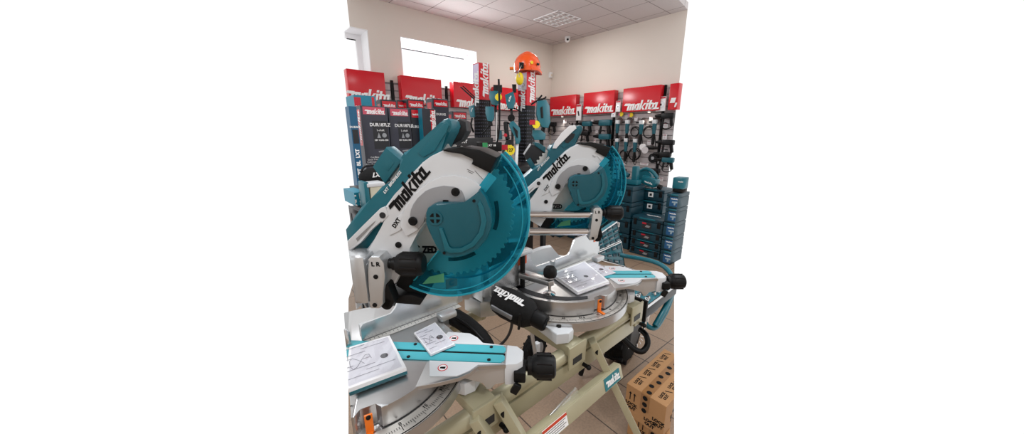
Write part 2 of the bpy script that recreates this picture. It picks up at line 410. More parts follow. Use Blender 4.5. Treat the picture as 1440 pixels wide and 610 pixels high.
def arc(c, r, a0, a1, n): return [(c[0] + r * math.cos(math.radians(a0 + (a1 - a0) * i / n)), c[1] + r * math.sin(math.radians(a0 + (a1 - a0) * i / n))) for i in range(n + 1)]

def build_saw(loc, rz, slide, label, second=False):
    t = thing('mitre_saw', loc, label, 'saw', None, math.radians(rz))
    ph = math.radians(-rz)
    RB = Matrix.Rotation(ph, 4, 'Z')          # the base stays square to the stand while the table is turned
    # --- base
    out = arc((0, 0), .236, -158, -22, 40) + [(.235, -.02), (.235, .10), (-.235, .10), (-.235, -.02)]
    base = G().xy(out, -.075, -.047, .003).build('base', SILVR, t, True, RB)
    g = G(); g.xy(arc((0, 0), .234, -150, -30, 50) + arc((0, 0), .203, -30, -150, 50), -.047, -.0455)
    g.build('mitre_scale', mat('scale_plate', (196, 192, 186), .35, .5), base, False, RB)
    g = G()
    for i in range(-48, 49):
        a = math.radians(-90 + i * 1.2); L = .012 if i % 5 == 0 else .006
        d = Vector((math.cos(a), math.sin(a), 0)); q = Vector((-d.y, d.x, 0)) * .0005
        r0 = .216
        g.quad(d * r0 - q + Vector((0, 0, -.0449)), d * (r0 + L) - q + Vector((0, 0, -.0449)), d * (r0 + L) + q + Vector((0, 0, -.0449)), d * r0 + q + Vector((0, 0, -.0449)))
    g.build('scale_marks', BPR, base, False, RB)
    for dg, s in ((-45, '45'), (-30, '31.6'), (-15, '15'), (0, '0'), (15, '15'), (30, '31.6'), (45, '45')):
        a = math.radians(-90 + dg); d = Vector((math.cos(a), math.sin(a), 0))
        text('scale_number', s, .011, BPR, base, RB @ (d * .211 + Vector((0, 0, -.0445))), RB.to_3x3() @ Vector((-d.y, d.x, 0)), RB.to_3x3() @ (-d), .01, depth=.0002)
    g = G(); g.xy(arc((0, 0), .2345, -150, -30, 50) + arc((0, 0), .2325, -30, -150, 50), -.0453, -.0448); g.build('scale_rim', BPR, base, False, RB)
    for sx in (-1, 1):
        f = G().xy([(sx * .13, -.09), (sx * .138, -.165), (sx * .155, -.192), (sx * .18, -.196), (sx * .212, -.178), (sx * .2, -.10), (sx * .19, -.06)], -.09, -.058, .004).build('foot', WHITE, t, True, RB)
        G().cyl((sx * .176, -.155, -.0585), (sx * .176, -.155, -.053), .008, seg=6).build('bolt', BLK, f, True, RB)
        f = G().xy([(sx * .20, .03), (sx * .29, .075), (sx * .30, .15), (sx * .26, .17), (sx * .16, .12), (sx * .16, .05)], -.09, -.035, .004).build('foot', SILV, t, True, RB)
        G().cyl((sx * .268, .135, -.0352), (sx * .268, .135, -.034), .011).build('bolt_hole', DARK, f, True, RB)
    # --- turntable with arm
    a0, a1 = 26, 330
    notch = []
    pts = arc((0, 0), .2, a0, 294, 60) + arc((0, 0), .2, 294, 294, 1)[:1]
    for r_, dg in ((.199, 294.5), (.185, 296.5), (.183, 305), (.199, 307)): pts.append((r_ * math.cos(math.radians(dg)), r_ * math.sin(math.radians(dg))))
    pts += arc((0, 0), .2, 307.5, a1, 8)
    arm = [(.205, -.094), (.244, -.078), (.266, -.061), (.279, -.041), (.338, -.034), (.338, .034), (.272, .034), (.256, .062), (.2, .076)]
    tt = G().xy(pts + arc((0, 0), .2, a1, a0 + 360, 14)[1:-1], -.044, -.0005, .0012).build('turntable', SILVR, t)
    G().xy([(.165, .095), (.165, -.108)] + arm, -.009, 0, .0012).build('arm_plate', SILVR, tt)
    # dark recess of the table
    g = G(); g.xy(arc((0, 0), .185, 205, 290, 24) + arc((.015, .03), .195, 285, 212, 24), .0002, .0008); g.build('table_groove', DARK, tt, False)
    for (hx, hy) in ((.233, -.058), (.238, .062 - .012)):
        G().cyl((hx, hy, .0002), (hx, hy, .001), .0085).build('hole', DARK, tt)
    for sg in (-1, 1):
        k = G().xy([(-.13, sg * .0035), (.33, sg * .0035), (.334, sg * .010), (.334, sg * .02), (.326, sg * .029), (-.13, sg * .029)][::sg], .0002, .0022).build('kerf_board', TEALK, t, False)
        for x_ in (.12, .3): G().cyl((x_, sg * .0225, .002), (x_, sg * .0225, .0034), .004).build('screw', BLK, k)
    G().box2((-.13, -.0035, .0002), (.334, .0035, .0006)).build('kerf_slot', BPR, tt, False)
    # white pads of the arm
    for sg in (-1, 1):
        q = [(.17, sg * .031), (.335, sg * .031), (.278, sg * .038), (.262, sg * .058), (.24, sg * .074), (.185, sg * .078)]
        G().xy(q[::sg], .0002, .0016).build('pad', WHITE, tt, False)
        G().xy(arc((.205, sg * .052), .0105, 0, 360, 24)[:-1] , .0017, .002).build('warning_ring', mat('warning_red', (200, 40, 50), .5), tt, False)
        G().xy(arc((.205, sg * .052), .0085, 0, 360, 24)[:-1] , .002, .0022).build('warning_disc', WPR, tt, False)
        g = G().xy([(.199, sg * .052 - .003), (.211, sg * .052 - .004), (.211, sg * .052 + .003), (.2, sg * .052 + .002)], .0022, .0024); g.build('warning_hand', BPR, tt, False)
    # skirt and tip
    sk = G().xz([(.20, -.03), (.20, -.008), (.34, -.008), (.34, -.048), (.312, -.052), (.304, -.068), (.294, -.068), (.288, -.050), (.262, -.046)], -.030, .030, .002).build('arm_skirt', SILV, t)
    tip = G().xy([(.336, -.034), (.362, -.03), (.374, -.018), (.375, .016), (.36, .032), (.336, .035)], -.052, .001, .004).build('arm_tip', WHITE, t)
    lv = G().box((.368, -.024, -.028), (.026, .03, .026), None, .004).build('lock_lever', BLK, t)
    G().box((.36, -.044, -.05), (.016, .01, .024), Matrix.Rotation(.5, 3, 'Y'), .002).build('trigger', BLK, lv)
    kb = G().lathe([(0, .012), (.012, .012), (.013, .020), (.022, .020), (.03, .026), (.04, .028), (.062, .027), (.072, .024), (.076, .018)], (.372, 0, -.026), (1, 0, 0)).build('mitre_knob', BLK, t)
    g = G()
    for i in range(8):
        a = i * PI / 4; g.box((.372 + .05, .0275 * math.cos(a), -.026 + .0275 * math.sin(a)), (.034, .002, .004), Matrix.Rotation(-a, 3, 'X').to_3x3() if 0 else None, .001)
    g.build('knob_grips', BLKS, kb)
    # orange pointer
    a = math.radians(300.5); d = Vector((math.cos(a), math.sin(a), 0)); Rz = Matrix.Rotation(a, 3, 'Z')
    po = G().box(d * .198 + Vector((0, 0, -.026)), (.004, .014, .04), Rz, .001).box(d * .209 + Vector((0, 0, -.0445)), (.022, .010, .003), Rz).build('pointer', ORG, t)
    G().cyl(d * .2 + Vector((0, 0, -.010)), d * .2025 + Vector((0, 0, -.010)), .004).build('screw', BLK, po)
    # --- fences
    fo = [(.012, 0), (.012, .036), (.018, .044), (.086, .045), (.098, .056), (.118, .094), (.13, .101), (.25, .098), (.28, .095), (.28, .0)]
    for sx in (1, -1):
        q = [(sx * x, z) for x, z in fo]
        fe = G().xz(q[::sx], .03, .036).build('fence', FENCE, t, True, RB)
        G().xz([(sx * .015, 0), (sx * .30, 0), (sx * .30, .028), (sx * .015, .032)][::sx], .0362, .06, .002).build('fence_base', SILV, t, True, RB)
        st = (.262, .075) if sx > 0 else (-.15, .085)
        G().box2((st[0] - .018, .0285, st[1] - .014), (st[0] + .018, .0298, st[1] + .014)).build('warning_label', ORS, fe, False, RB)
        G().xz(arc((st[0], st[1]), .009, 40, 330, 16) + arc((st[0], st[1]), .004, 330, 40, 8), .0278, .0284).build('label_symbol', BPR, fe, False, RB)
        # triangular bracket behind
        G().yz([(.06, -.03), (.06, .075), (.075, .078), (.13, .02), (.13, -.03)], sx * .285, sx * .291, .001).build('fence_bracket', SILV, t, True, RB)
    g = G().xy([(-.27, .012), (.28, .012), (.28, .028), (-.27, .028)], .0003, .0008); ru = g.build('rule', mat('rule_plate', (225, 223, 218), .35, .3), t, False, RB)
    g = G()
    for i in range(-26, 29):
        x_ = i * .0095; L = .011 if i % 5 == 0 else .006
        g.quad((x_ - .0005, .026 - L, .0012), (x_ + .0005, .026 - L, .0012), (x_ + .0005, .026, .0012), (x_ - .0005, .026, .0012))
    g.build('rule_marks', BPR, ru, False, RB)
    G().box(RB @ Vector((.218, -.012, .010)), (.05, .03, .018), RB.to_3x3(), .006).build('stop_pad', SILV, t, True)
    # --- rails and support
    for z in (.234, .178): G().cyl((-.36, -.06, z), (.10, -.06, z), .0125).build('slide_rail', CHROME, t)
    cp = G().xz([(.085, .255), (.092, .262), (.108, .262), (.116, .250), (.116, .222), (.108, .19), (.106, .165), (.098, .155), (.080, .155), (.078, .17), (.086, .20), (.088, .23)], -.085, -.035, .004).build('rail_clamp', SILV, t)
    G().cyl((.098, -.0862, .222), (.098, -.0845, .222), .0045).build('screw', BLK, cp)
    G().cyl((.09, -.0862, .163), (.09, -.0845, .163), .0045).build('screw', BLK, cp)
    text('bevel_mark', 'L R', .012, BPR, cp, (.100, -.0856, .247), (1, 0, 0), (0, 0, 1), .02)
    k2 = G().lathe([(0, .010), (.008, .010), (.010, .013), (.016, .013), (.018, .018), (.026, .0225), (.035, .0235), (.058, .0235), (.066, .0215), (.070, .017)], (.114, -.062, .240), (1, 0, 0)).build('bevel_knob', BLK, t)
    g = G()
    for i in range(8):
        a = i * PI / 4; g.box((.114 + .045, -.062 + .0228 * math.cos(a), .240 + .0228 * math.sin(a)), (.032, .004, .004), None, .001)
    g.build('knob_grips', BLKS, k2)
    G().xz([(-.37, .26), (-.33, .262), (-.30, .20), (-.24, .0), (-.20, -.045), (-.36, -.045), (-.38, .1)], -.10, -.02, .006).build('rear_support', SILV, t)
    # lever and black catch below the clamp
    g = G().xz([(.088, .215), (.115, .20), (.125, .165), (.112, .150), (.085, .16)], -.075, -.05, .002).cyl((.108, -.05, .16), (.108, -.075, .16), .012)
    g.build('bevel_lever', BLK, t)
    if not second: G().xz([(.075, .15), (.165, .145), (.175, .160), (.15, .168), (.10, .165)], -.05, .02, .003).build('lower_link', BLK, t)

    # --- saw head, slides on the rails
    H = Matrix.Translation((slide, 0, 0))
    def hb(g, name, m, par, smooth=True): return g.build(name, m, par, smooth, H)
    ca = hb(G().box2((-.10, -.088, .165), (.080, -.032, .262), .008), 'carriage', SILV, t)
    hb(G().box2((-.06, -.0885, .17), (.0, -.0882, .2)), 'carriage_plate', GREYP, ca, False)
    hb(G().xz([(-.08, .135), (.05, .150), (.052, .166), (-.09, .166)], -.08, -.04, .003), 'carriage_bracket', WHITE, ca)
    g = G()
    for i in range(5): g.box((-.07 + .02 * i, -.081, .15), (.003, .004, .02))
    hb(g, 'bracket_ribs', DARK, ca)
    case = [(.112, .349), (.133, .373), (.156, .395), (.173, .416), (.189, .432), (.205, .443), (.227, .453), (.250, .454), (.282, .445), (.302, .433), (.311, .415), (.296, .383), (.265, .358), (.232, .355), (.201, .348), (.190, .320), (.173, .301), (.149, .268), (.155, .247), (.130, .214), (.117, .190), (.082, .211), (.058, .240), (.066, .262), (.104, .306), (.113, .322)]
    cs = hb(G().xz(case, -.05, .05, .004), 'blade_case', WHITE, t)
    ring = [(.140, .313), (.146, .334), (.154, .352), (.168, .369), (.184, .386), (.202, .398), (.226, .408), (.249, .410), (.272, .405), (.288, .397), (.297, .389), (.285, .372), (.266, .361), (.233, .357), (.202, .352), (.193, .335), (.189, .322), (.172, .304), (.150, .292)]
    hb(G().xz(ring, -.055, -.049, .003), 'case_step', WHITE, cs)
    pl = [(.164, .345), (.170, .357), (.179, .368), (.194, .381), (.208, .387), (.228, .391), (.248, .389), (.261, .382), (.266, .369), (.266, .361), (.233, .358), (.202, .353), (.191, .337), (.188, .323), (.176, .308), (.165, .317), (.162, .335)]
    hb(G().xz(pl, -.0575, -.054, .001), 'side_plate', GREYP, cs)
    for (bx, bz, rr, y_) in ((.167, .324, .0085, -.062), (.250, .380, .0078, -.062), (.132, .274, .0062, -.054)):
        bo = hb(G().lathe([(0, rr), (.004, rr), (.006, rr * .8)], (bx, y_ + .006, bz), (0, -1, 0), 20), 'bolt', BLK, cs)
        hb(G().cyl((bx, y_ - .0002, bz), (bx, y_ - .0008, bz), rr * .4, seg=6), 'hex_socket', BPR, bo)
    hb(G().box((.231, -.058, .3625), (.010, .003, .005)), 'vent_slot', BLK, cs)
    hb(G().xz([(.117, .293), (.123, .313), (.141, .336), (.147, .339), (.147, .315), (.138, .303)], -.0525, -.049, .0015), 'badge_panel', WHITE, cs)
    u = Vector((.0645, 0, .074)).normalized()
    o = logo(.104, BPR, cs, Vector((.157 + slide, -.0504, .381)), u, (-u.z, 0, u.x), .0006, 'wordmark', 1.35)
    text('series_mark', 'DXT', .0115, BPR, cs, (.133 + slide, -.0529, .3185), Vector((.013, 0, .0175)), Vector((-.0175, 0, .013)), .03, sx=.9)
    g = G()
    for a_, b_ in (((.271, .4205), (.283, .4145)), ((.285, .418), (.300, .402)), ((.272, .4165), (.281, .4125))):
        a_ = Vector((a_[0], -.0503, a_[1])); b_ = Vector((b_[0], -.0503, b_[1])); g.tube([a_, b_], .0004, 4)
    hb(g, 'rotation_arrow', BPR, cs)
    rib = [(.018, .268), (.066, .312), (.103, .346), (.114, .350), (.118, .332), (.104, .318), (.096, .320), (.080, .302), (.058, .278), (.03, .256)]
    rb_ = hb(G().xz(rib, -.052, -.036, .003), 'lifting_arm', WHITE, t)
    hb(G().xz([(.050, .286), (.075, .308), (.092, .322), (.088, .316), (.070, .298), (.052, .280)], -.0528, -.0515), 'arm_recess', mat('recess_grey', (130, 130, 130), .5), rb_, False)
    hb(G().cyl((.107, -.0528, .333), (.107, -.0515, .333), .006), 'arm_hole', DARK, rb_)
    teal = [(.241, .506), (.235, .510), (.227, .508), (.219, .501), (.169, .452), (.148, .449), (.141, .439), (.132, .394), (.100, .385), (.078, .362), (.051, .340), (.004, .280), (-.013, .255), (.017, .225), (.079, .240), (.135, .30), (.195, .40), (.209, .44), (.238, .484), (.243, .497)]
    hd = hb(G().xz(teal, -.03, .045, .006), 'handle', TEALB if not second else TEAL, t)
    hb(G().xz([(.238, .497), (.234, .502), (.227, .500), (.176, .448), (.186, .440), (.208, .452), (.232, .486)], -.0325, -.0295, .0015), 'handle_shell', TEALB if not second else TEAL, hd)
    hb(G().xz([(.214, .500), (.238, .514), (.254, .508), (.256, .488), (.243, .468), (.222, .458), (.205, .469)], .046, .10, .012), 'trigger_grip', DARK if not second else BLK, t)
    text('side_lettering', 'LXT  BRUSHLESS', .0075, WPR, hd, (.122 + slide, -.0308, .392), u, (-u.z, 0, u.x), .02, shear=.3)
    bx = [(.107, .458), (.076, .420), (.098, .386), (.137, .432)]
    if second:
        b_ = hb(G().xz([(.085, .452), (.062, .418), (.088, .372), (.13, .40), (.128, .44)], .0, .09, .006), 'battery', DARK, t)
        hb(G().xz([(.098, .447), (.113, .437), (.130, .425), (.132, .442), (.110, .456), (.096, .458)], -.004, .092, .003), 'battery_cap', TEAL, b_)
        hb(G().xz([(.07, .400), (.088, .372), (.10, .382), (.082, .41)], -.004, .02, .002), 'battery_latch', TEAL, b_)
        w_ = hb(G().xz([(.150, .440), (.156, .458), (.176, .486), (.200, .508), (.218, .510), (.222, .500), (.204, .486), (.186, .466), (.172, .452), (.162, .440)], -.034, -.0305, .001), 'plastic_wrap', PAPER, t)
        hb(G().xz([(.190, .470), (.207, .486), (.218, .484), (.214, .472), (.198, .456), (.188, .458)], -.0352, -.0335), 'hand_hole', DARK, w_, False)
    else:
        b_ = hb(G().xz(bx, -.012, .035, .005), 'battery_housing', TEALB, t)
        hb(G().xz([(.114, .437), (.122, .428), (.108, .411), (.099, .418)], -.013, -.009, .002), 'latch_button', TEALB, b_)
    df = [(.228, .454), (.238, .458), (.264, .459), (.296, .455), (.326, .442), (.313, .414), (.280, .430), (.287, .441), (.262, .448), (.239, .451)]
    hb(G().xz(df, -.056, .056, .003), 'chip_deflector', BLK, t)
    cov = [(.211, .359), (.219, .362), (.270, .362), (.298, .387), (.307, .375), (.316, .352), (.3185, .331), (.315, .316), (.308, .297), (.291, .278), (.269, .266), (.248, .261), (.226, .265), (.217, .277), (.215, .283), (.210, .302), (.202, .311), (.198, .326), (.199, .345), (.203, .354)]
    cv = hb(G().xz(cov, -.078, -.052, .003), 'centre_cover', TEAL, t)
    rid = [(.222, .318), (.231, .275), (.240, .270), (.262, .272), (.285, .284), (.303, .307), (.309, .333), (.304, .357), (.298, .370), (.293, .362), (.299, .347), (.301, .331), (.296, .310), (.281, .290), (.261, .279), (.244, .278), (.238, .283), (.229, .318)]
    hb(G().xz(rid, -.081, -.077, .0015), 'cover_ridge', TEALB, cv)
    bs = hb(G().cyl((.216, -.080, .336), (.216, -.076, .336), .0135, seg=28), 'arbor_cap', TEAL, cv)
    for i in range(4):
        q = [(0.0022, .0022)] + arc((0, 0), .0095, 14, 76, 6)
        a = i * PI / 2
        hb(G().xz([(.216 + x * math.cos(a) - z * math.sin(a), .336 + x * math.sin(a) + z * math.cos(a)) for x, z in q], -.0806, -.0795), 'cap_opening', BPR, bs, False)
    for (x_, z_) in ((.229, .270), (.283, .285), (.287, .368)):
        hb(G().cyl((x_, -.0795, z_), (x_, -.0775, z_), .0028, seg=12), 'screw', BLK, cv)
    # blade
    bc = (.219, .328); R = .136
    bl = []
    nt_ = 60
    for i in range(nt_):
        a = 2 * PI * i / nt_
        for rr, da in ((R - .006, 0), (R, .03), (R, .055), (R - .005, .075)): bl.append((bc[0] + rr * math.cos(-a - da), bc[1] + rr * math.sin(-a - da)))
    bd = hb(G().xz(bl, -.0012, .0012), 'saw_blade', mat('blade_steel', (205, 203, 200), .45, .15), t, False)
    for i in range(5):
        a0_ = -20 + i * 72
        hb(G().xz(arc(bc, .105, a0_, a0_ + 34, 14) + arc(bc, .097, a0_ + 34, a0_, 14), -.0018, -.0013), 'expansion_slot', BPR, bd, False)
    text('blade_print', 'ZED', .020, BPR, bd, (.192 + slide, -.0022, .247), (1, 0, 0), (0, 0, 1), .05, align='RIGHT', sx=.8)
    # clear guard
    gc = (.221, .328); GR = .163
    for y0, y1 in ((-.042, -.040), (.040, .042)):
        hb(G().xz(arc(gc, GR, 47, -118, 60) + [(.157, .199), (.211, .263), (.222, .276), (.30, .383)], y0, y1), 'guard_side', GUARD, t, False)
    g = G()
    A = arc(gc, GR, 47, -118, 60)
    for (p, q) in zip(A, A[1:]):
        g.quad((p[0], -.042, p[1]), (q[0], -.042, q[1]), (q[0], .042, q[1]), (p[0], .042, p[1]))
    hb(g, 'guard_rim', GUARD, t)
    g = G(); g.tube([(x, -.043, z) for x, z in A], .0022, 8); g.tube([(x, .043, z) for x, z in A], .0022, 8)
    A2 = arc(gc, GR - .012, 40, -112, 50); g.tube([(x, -.043, z) for x, z in A2], .0012, 6)
    hb(g, 'guard_edge', GUARDR, t)
    hb(G().tube([(.1535, -.043, .1965), (.157, -.043, .199), (.208, -.043, .261)], .0014, 6), 'guard_lip', GUARDR, t)
    hb(G().xz([(.270, .362), (.311, .415), (.325, .405), (.296, .368), (.283, .366)], -.0535, -.051), 'guard_window', GUARDR, t, False)
    hb(G().xz([(.170, .188), (.215, .193), (.215, .212), (.185, .204)], -.0405, -.0385), 'guard_label', mat('guard_sticker', (225, 205, 130), .5), t, False)
    # black rubber dust flap and hose mouth
    mu = [(.143, .266), (.149, .250), (.158, .225), (.160, .200), (.178, .166), (.161, .148), (.140, .163), (.112, .180), (.118, .198), (.135, .216), (.146, .24)]
    hb(G().xz(mu, -.036, .03, .004), 'dust_flap', FAB, t)
    hb(G().cyl((.112, -.036, .197), (.112, -.044, .197), .006), 'flap_screw', BLK, t)
    # motor behind the case
    hb(G().lathe([(0, .062), (.09, .06), (.105, .052), (.11, .03)], (.205, .05, .315), (0, 1, 0), 32), 'motor', TEAL, t)
    return t

saw1 = build_saw((.172, .726, .92), -44.5, 0.0, 'nearest mitre saw, its blade case large at the left, papers on its table')
saw2 = build_saw((.834, .700, .92), -41.0, -.19, 'farther mitre saw standing behind, slide rails pulled out and a clamp on its table', True)
# hold-down clamp on the farther saw
hc = bpy.data.objects.new('holding_clamp', None); C.objects.link(hc); hc.parent = saw2
def S2(x, y, z): return Vector((x, y, z))
Rb2 = Matrix.Rotation(math.radians(41), 4, 'Z') @ Matrix.Translation((-.014, -.034, 0))
G().cyl((-.148, .05, .0), (-.148, .05, .125), .0085).build('post', BLK, hc, True, Rb2)
G().box((-.148, .055, .118), (.07, .03, .016), None, .004).build('collar', SILV, hc, True, Rb2)
G().prism([(-.165, .05), (-.13, .06), (-.105, -.045), (-.12, -.06), (-.138, -.055)], lambda x, y: (x, y, .035), lambda x, y: (x, y, .052), .003).build('clamp_arm', SILVR, hc, True, Rb2)
G().cyl((-.122, -.045, .0), (-.122, -.045, .07), .005).build('screw_rod', CHROME, hc, True, Rb2)
G().lathe([(0, .010), (.004, .019), (.010, .021), (.026, .020), (.034, .014), (.036, .006)], (-.122, -.045, .058), (0, 0, 1)).build('clamp_knob', BLK, hc, True, Rb2)
G().lathe([(0, .019), (.004, .019), (.007, .008), (.012, .006)], (-.122, -.045, .001), (0, 0, 1)).build('clamp_pad', CHROME, hc, True, Rb2)

# ------------------------------------------------------------------ stand
sd = thing('saw_stand', (.5, .7, 0), 'long beige steel stand carrying both mitre saws, with cross bar and legs', 'stand')
si = Matrix.Translation((-.5, -.7, 0))
YT = .520; ZT = 1.40 - .617
def sb(g, name, m=BEIGE, par=sd, smooth=True): return g.build(name, m, par, smooth, si)
for y_ in (YT, .86): sb(G().cyl((-.05, y_, ZT), (1.075 if y_ < .6 else .60, y_, ZT), .021), 'rail_tube')
sb(G().box2((-.05, YT - .012, ZT - .085), (1.04, YT + .022, ZT - .028), .003), 'rail_beam')
sb(G().box2((-.05, .86 - .02, ZT - .085), (.56, .87, ZT - .028), .003), 'rail_beam')
sb(G().cyl((.60, .86, ZT), (.612, .86, ZT), .0225), 'end_cap', BEIGE)
sb(G().box((1.09, YT, ZT - .015), (.012, .06, .085), None, .002), 'end_cap', BLK)
sb(G().box((1.05, YT, ZT - .02), (.05, .046, .07), None, .004), 'end_sleeve')
for bx_ in (.0, .352, .674, 1.01):
    a_ = sb(G().box2((bx_ - .03, YT - .03, 1.40 - .575 - .028), (bx_ + .030, .90, 1.40 - .575), .002), 'mount_arm')
    f_ = sb(G().box2((bx_ - .036, YT - .034, 1.40 - .575 - .068), (bx_ + .040, YT - .028, 1.40 - .573), .002), 'mount_plate')
    sb(G().box2((bx_ - .02, YT - .0352, 1.40 - .575 - .056), (bx_ + .02, YT - .0338, 1.40 - .575 - .036)), 'plate_slot', DARK, f_)
    k_ = sb(G().cyl((bx_ + .05, YT - .02, ZT - .055), (bx_ + .05, YT - .038, ZT - .055), .006).sph((bx_ + .05, YT - .04, ZT - .055), .008), 'lock_knob', BLK, f_)
def leg(a, b, wd=.032, th=.022):
    a = Vector(a); b = Vector(b); d = b - a; q = d.to_track_quat('Z', 'Y').to_matrix()
    return G().box((a + b) / 2, (wd, th, d.length), q, .003)
LEGT = ((.322, .492, 1.40 - .59), (.385, .490, 1.40 - .58), (.745, .488, 1.40 - .594))
for (x_, y_, z_) in LEGT:
    dx, dy = .37, -.30
    l_ = sb(leg((x_, y_, z_), (x_ + dx * z_, y_ + dy * z_, .012)), 'leg')
    sb(G().box((x_ + dx * z_, y_ + dy * z_, .014), (.05, .05, .028), None, .006), 'foot_cap', BLK, l_)
    sb(G().cyl((x_ + .004, y_ - .012, z_ - .03), (x_ + .004, y_ - .022, z_ - .03), .009), 'pivot_bolt', BLK, l_)
for x_ in (.12, .34):
    l_ = sb(leg((x_, .88, ZT), (x_ + .12, 1.12, .012)), 'leg')
    sb(G().box((x_ + .12, 1.12, .014), (.05, .05, .028), None, .006), 'foot_cap', BLK, l_)
# cross bar with maker's plate and warning label: lies along the near legs
zb = 1.40 - .712; yb = .447
Rx = Matrix.Rotation(math.radians(-17), 3, 'X')
cbn = Rx @ Vector((0, -1, 0)); cbu = Rx @ Vector((0, 0, 1))
cc = Vector(((.41 + .83) / 2, yb - .012, zb))
cb = sb(G().box(cc, (.83 - .41, .012, .042), Rx, .002).box(cc + cbu * .021 - cbn * .008, (.83 - .41, .022, .004), Rx, .001), 'cross_bar')
pc = Vector((.775, cc.y, cc.z)) + cbn * .0065
sb(G().box(pc, (.080, .0012, .036), Rx), 'name_plate', mat('plate_teal', (20, 112, 122), .35), cb, False)
o = logo(.070, WPR, cb, pc + cbn * .001, (1, 0, 0), cbu, .0004, hs=1.6); o.data.transform(si)
wl = Vector((.52, cc.y, cc.z)) + cbn * .0065
sb(G().box(wl, (.09, .001, .034), Rx), 'warning_label', WPR, cb, False)
sb(G().box(wl + cbu * .0128 + cbn * .0006, (.09, .001, .007), Rx), 'label_stripe', mat('stripe_red', (190, 60, 30), .5), cb, False)
for i in range(4):
    sb(G().box(wl + cbu * (.005 - .0055 * i) + cbn * .0006 + Vector((-.004 * (i % 2), 0, 0)), (.078 - .008 * (i % 2), .0006, .0018), Rx), 'label_lines', mat('label_grey', (120, 118, 115), .6), cb, False)
# transport wheel of the stand
def wheel(cx, cy, R, wd, ax, par, xf, tread=26, rimc=GREYP):
    c = Vector((cx, cy, R)); a = Vector(ax).normalized()
    r_ = R * .82
    prof = [(-wd / 2, R * .55), (-wd / 2, R * .8), (-wd * .4, R * .93), (-wd * .15, R), (wd * .15, R), (wd * .4, R * .93), (wd / 2, R * .8), (wd / 2, R * .55)]
    ty = G().lathe(prof, c, a, 36).build('tyre', TYRE, par, True, xf)
    g = G(); q = a.to_track_quat('Z', 'Y').to_matrix()
    for i in range(tread):
        an = 2 * PI * i / tread
        d = q @ Vector((math.cos(an), math.sin(an), 0)); Rm = Matrix((a, d.cross(a), d)).transposed()
        g.box(c + d * R * .985 + a * wd * (.2 if i % 2 else -.2), (wd * .42, R * .13, R * .1), Rm)
    g.build('tread', TYRE, ty, True, xf)
    G().lathe([(-wd * .53, R * .2), (-wd * .53, R * .5), (-wd * .46, R * .56), (wd * .46, R * .56), (wd * .53, R * .5), (wd * .53, R * .2)], c, a, 32).build('rim', rimc, ty, True, xf)
    return ty
cw = wheel(1.28, 1.25, .105, .06, (.15, -.99, 0), sd, si)
sb(G().tube([(1.235, 1.20, .115), (1.2, 1.18, .22), (1.15, 1.15, .35), (.98, .92, .72)], .011), 'wheel_strut', SILV)
sb(G().box((1.245, 1.195, .15), (.03, .03, .09), None, .004), 'wheel_catch', WHITE)

# bag hanging from the beam
bg_ = thing('plastic_bag', (.50, .47, .70), 'crumpled clear plastic bag with a leaflet hanging below the beam of the stand', 'bag')
o = G().prism([(.0, .0), (.13, .03), (.14, .01), (.10, -.03), (.03, -.05), (-.07, -.055)], lambda x, z: (x, -.02, z), lambda x, z: (x, -.012, z), .002).build('bag_film', clear('film', (235, 235, 238), .3, .25), bg_)
G().prism([(.0, -.01), (.11, .015), (.09, -.02), (.01, -.04)], lambda x, z: (x, -.018, z), lambda x, z: (x, -.0165, z)).build('leaflet', PAPER, bg_, False)
G().tube([(.03, -.02, -.04), (.035, -.02, -.12), (.02, -.03, -.22)], .0012, 5).build('loose_strap', PAPER, bg_)
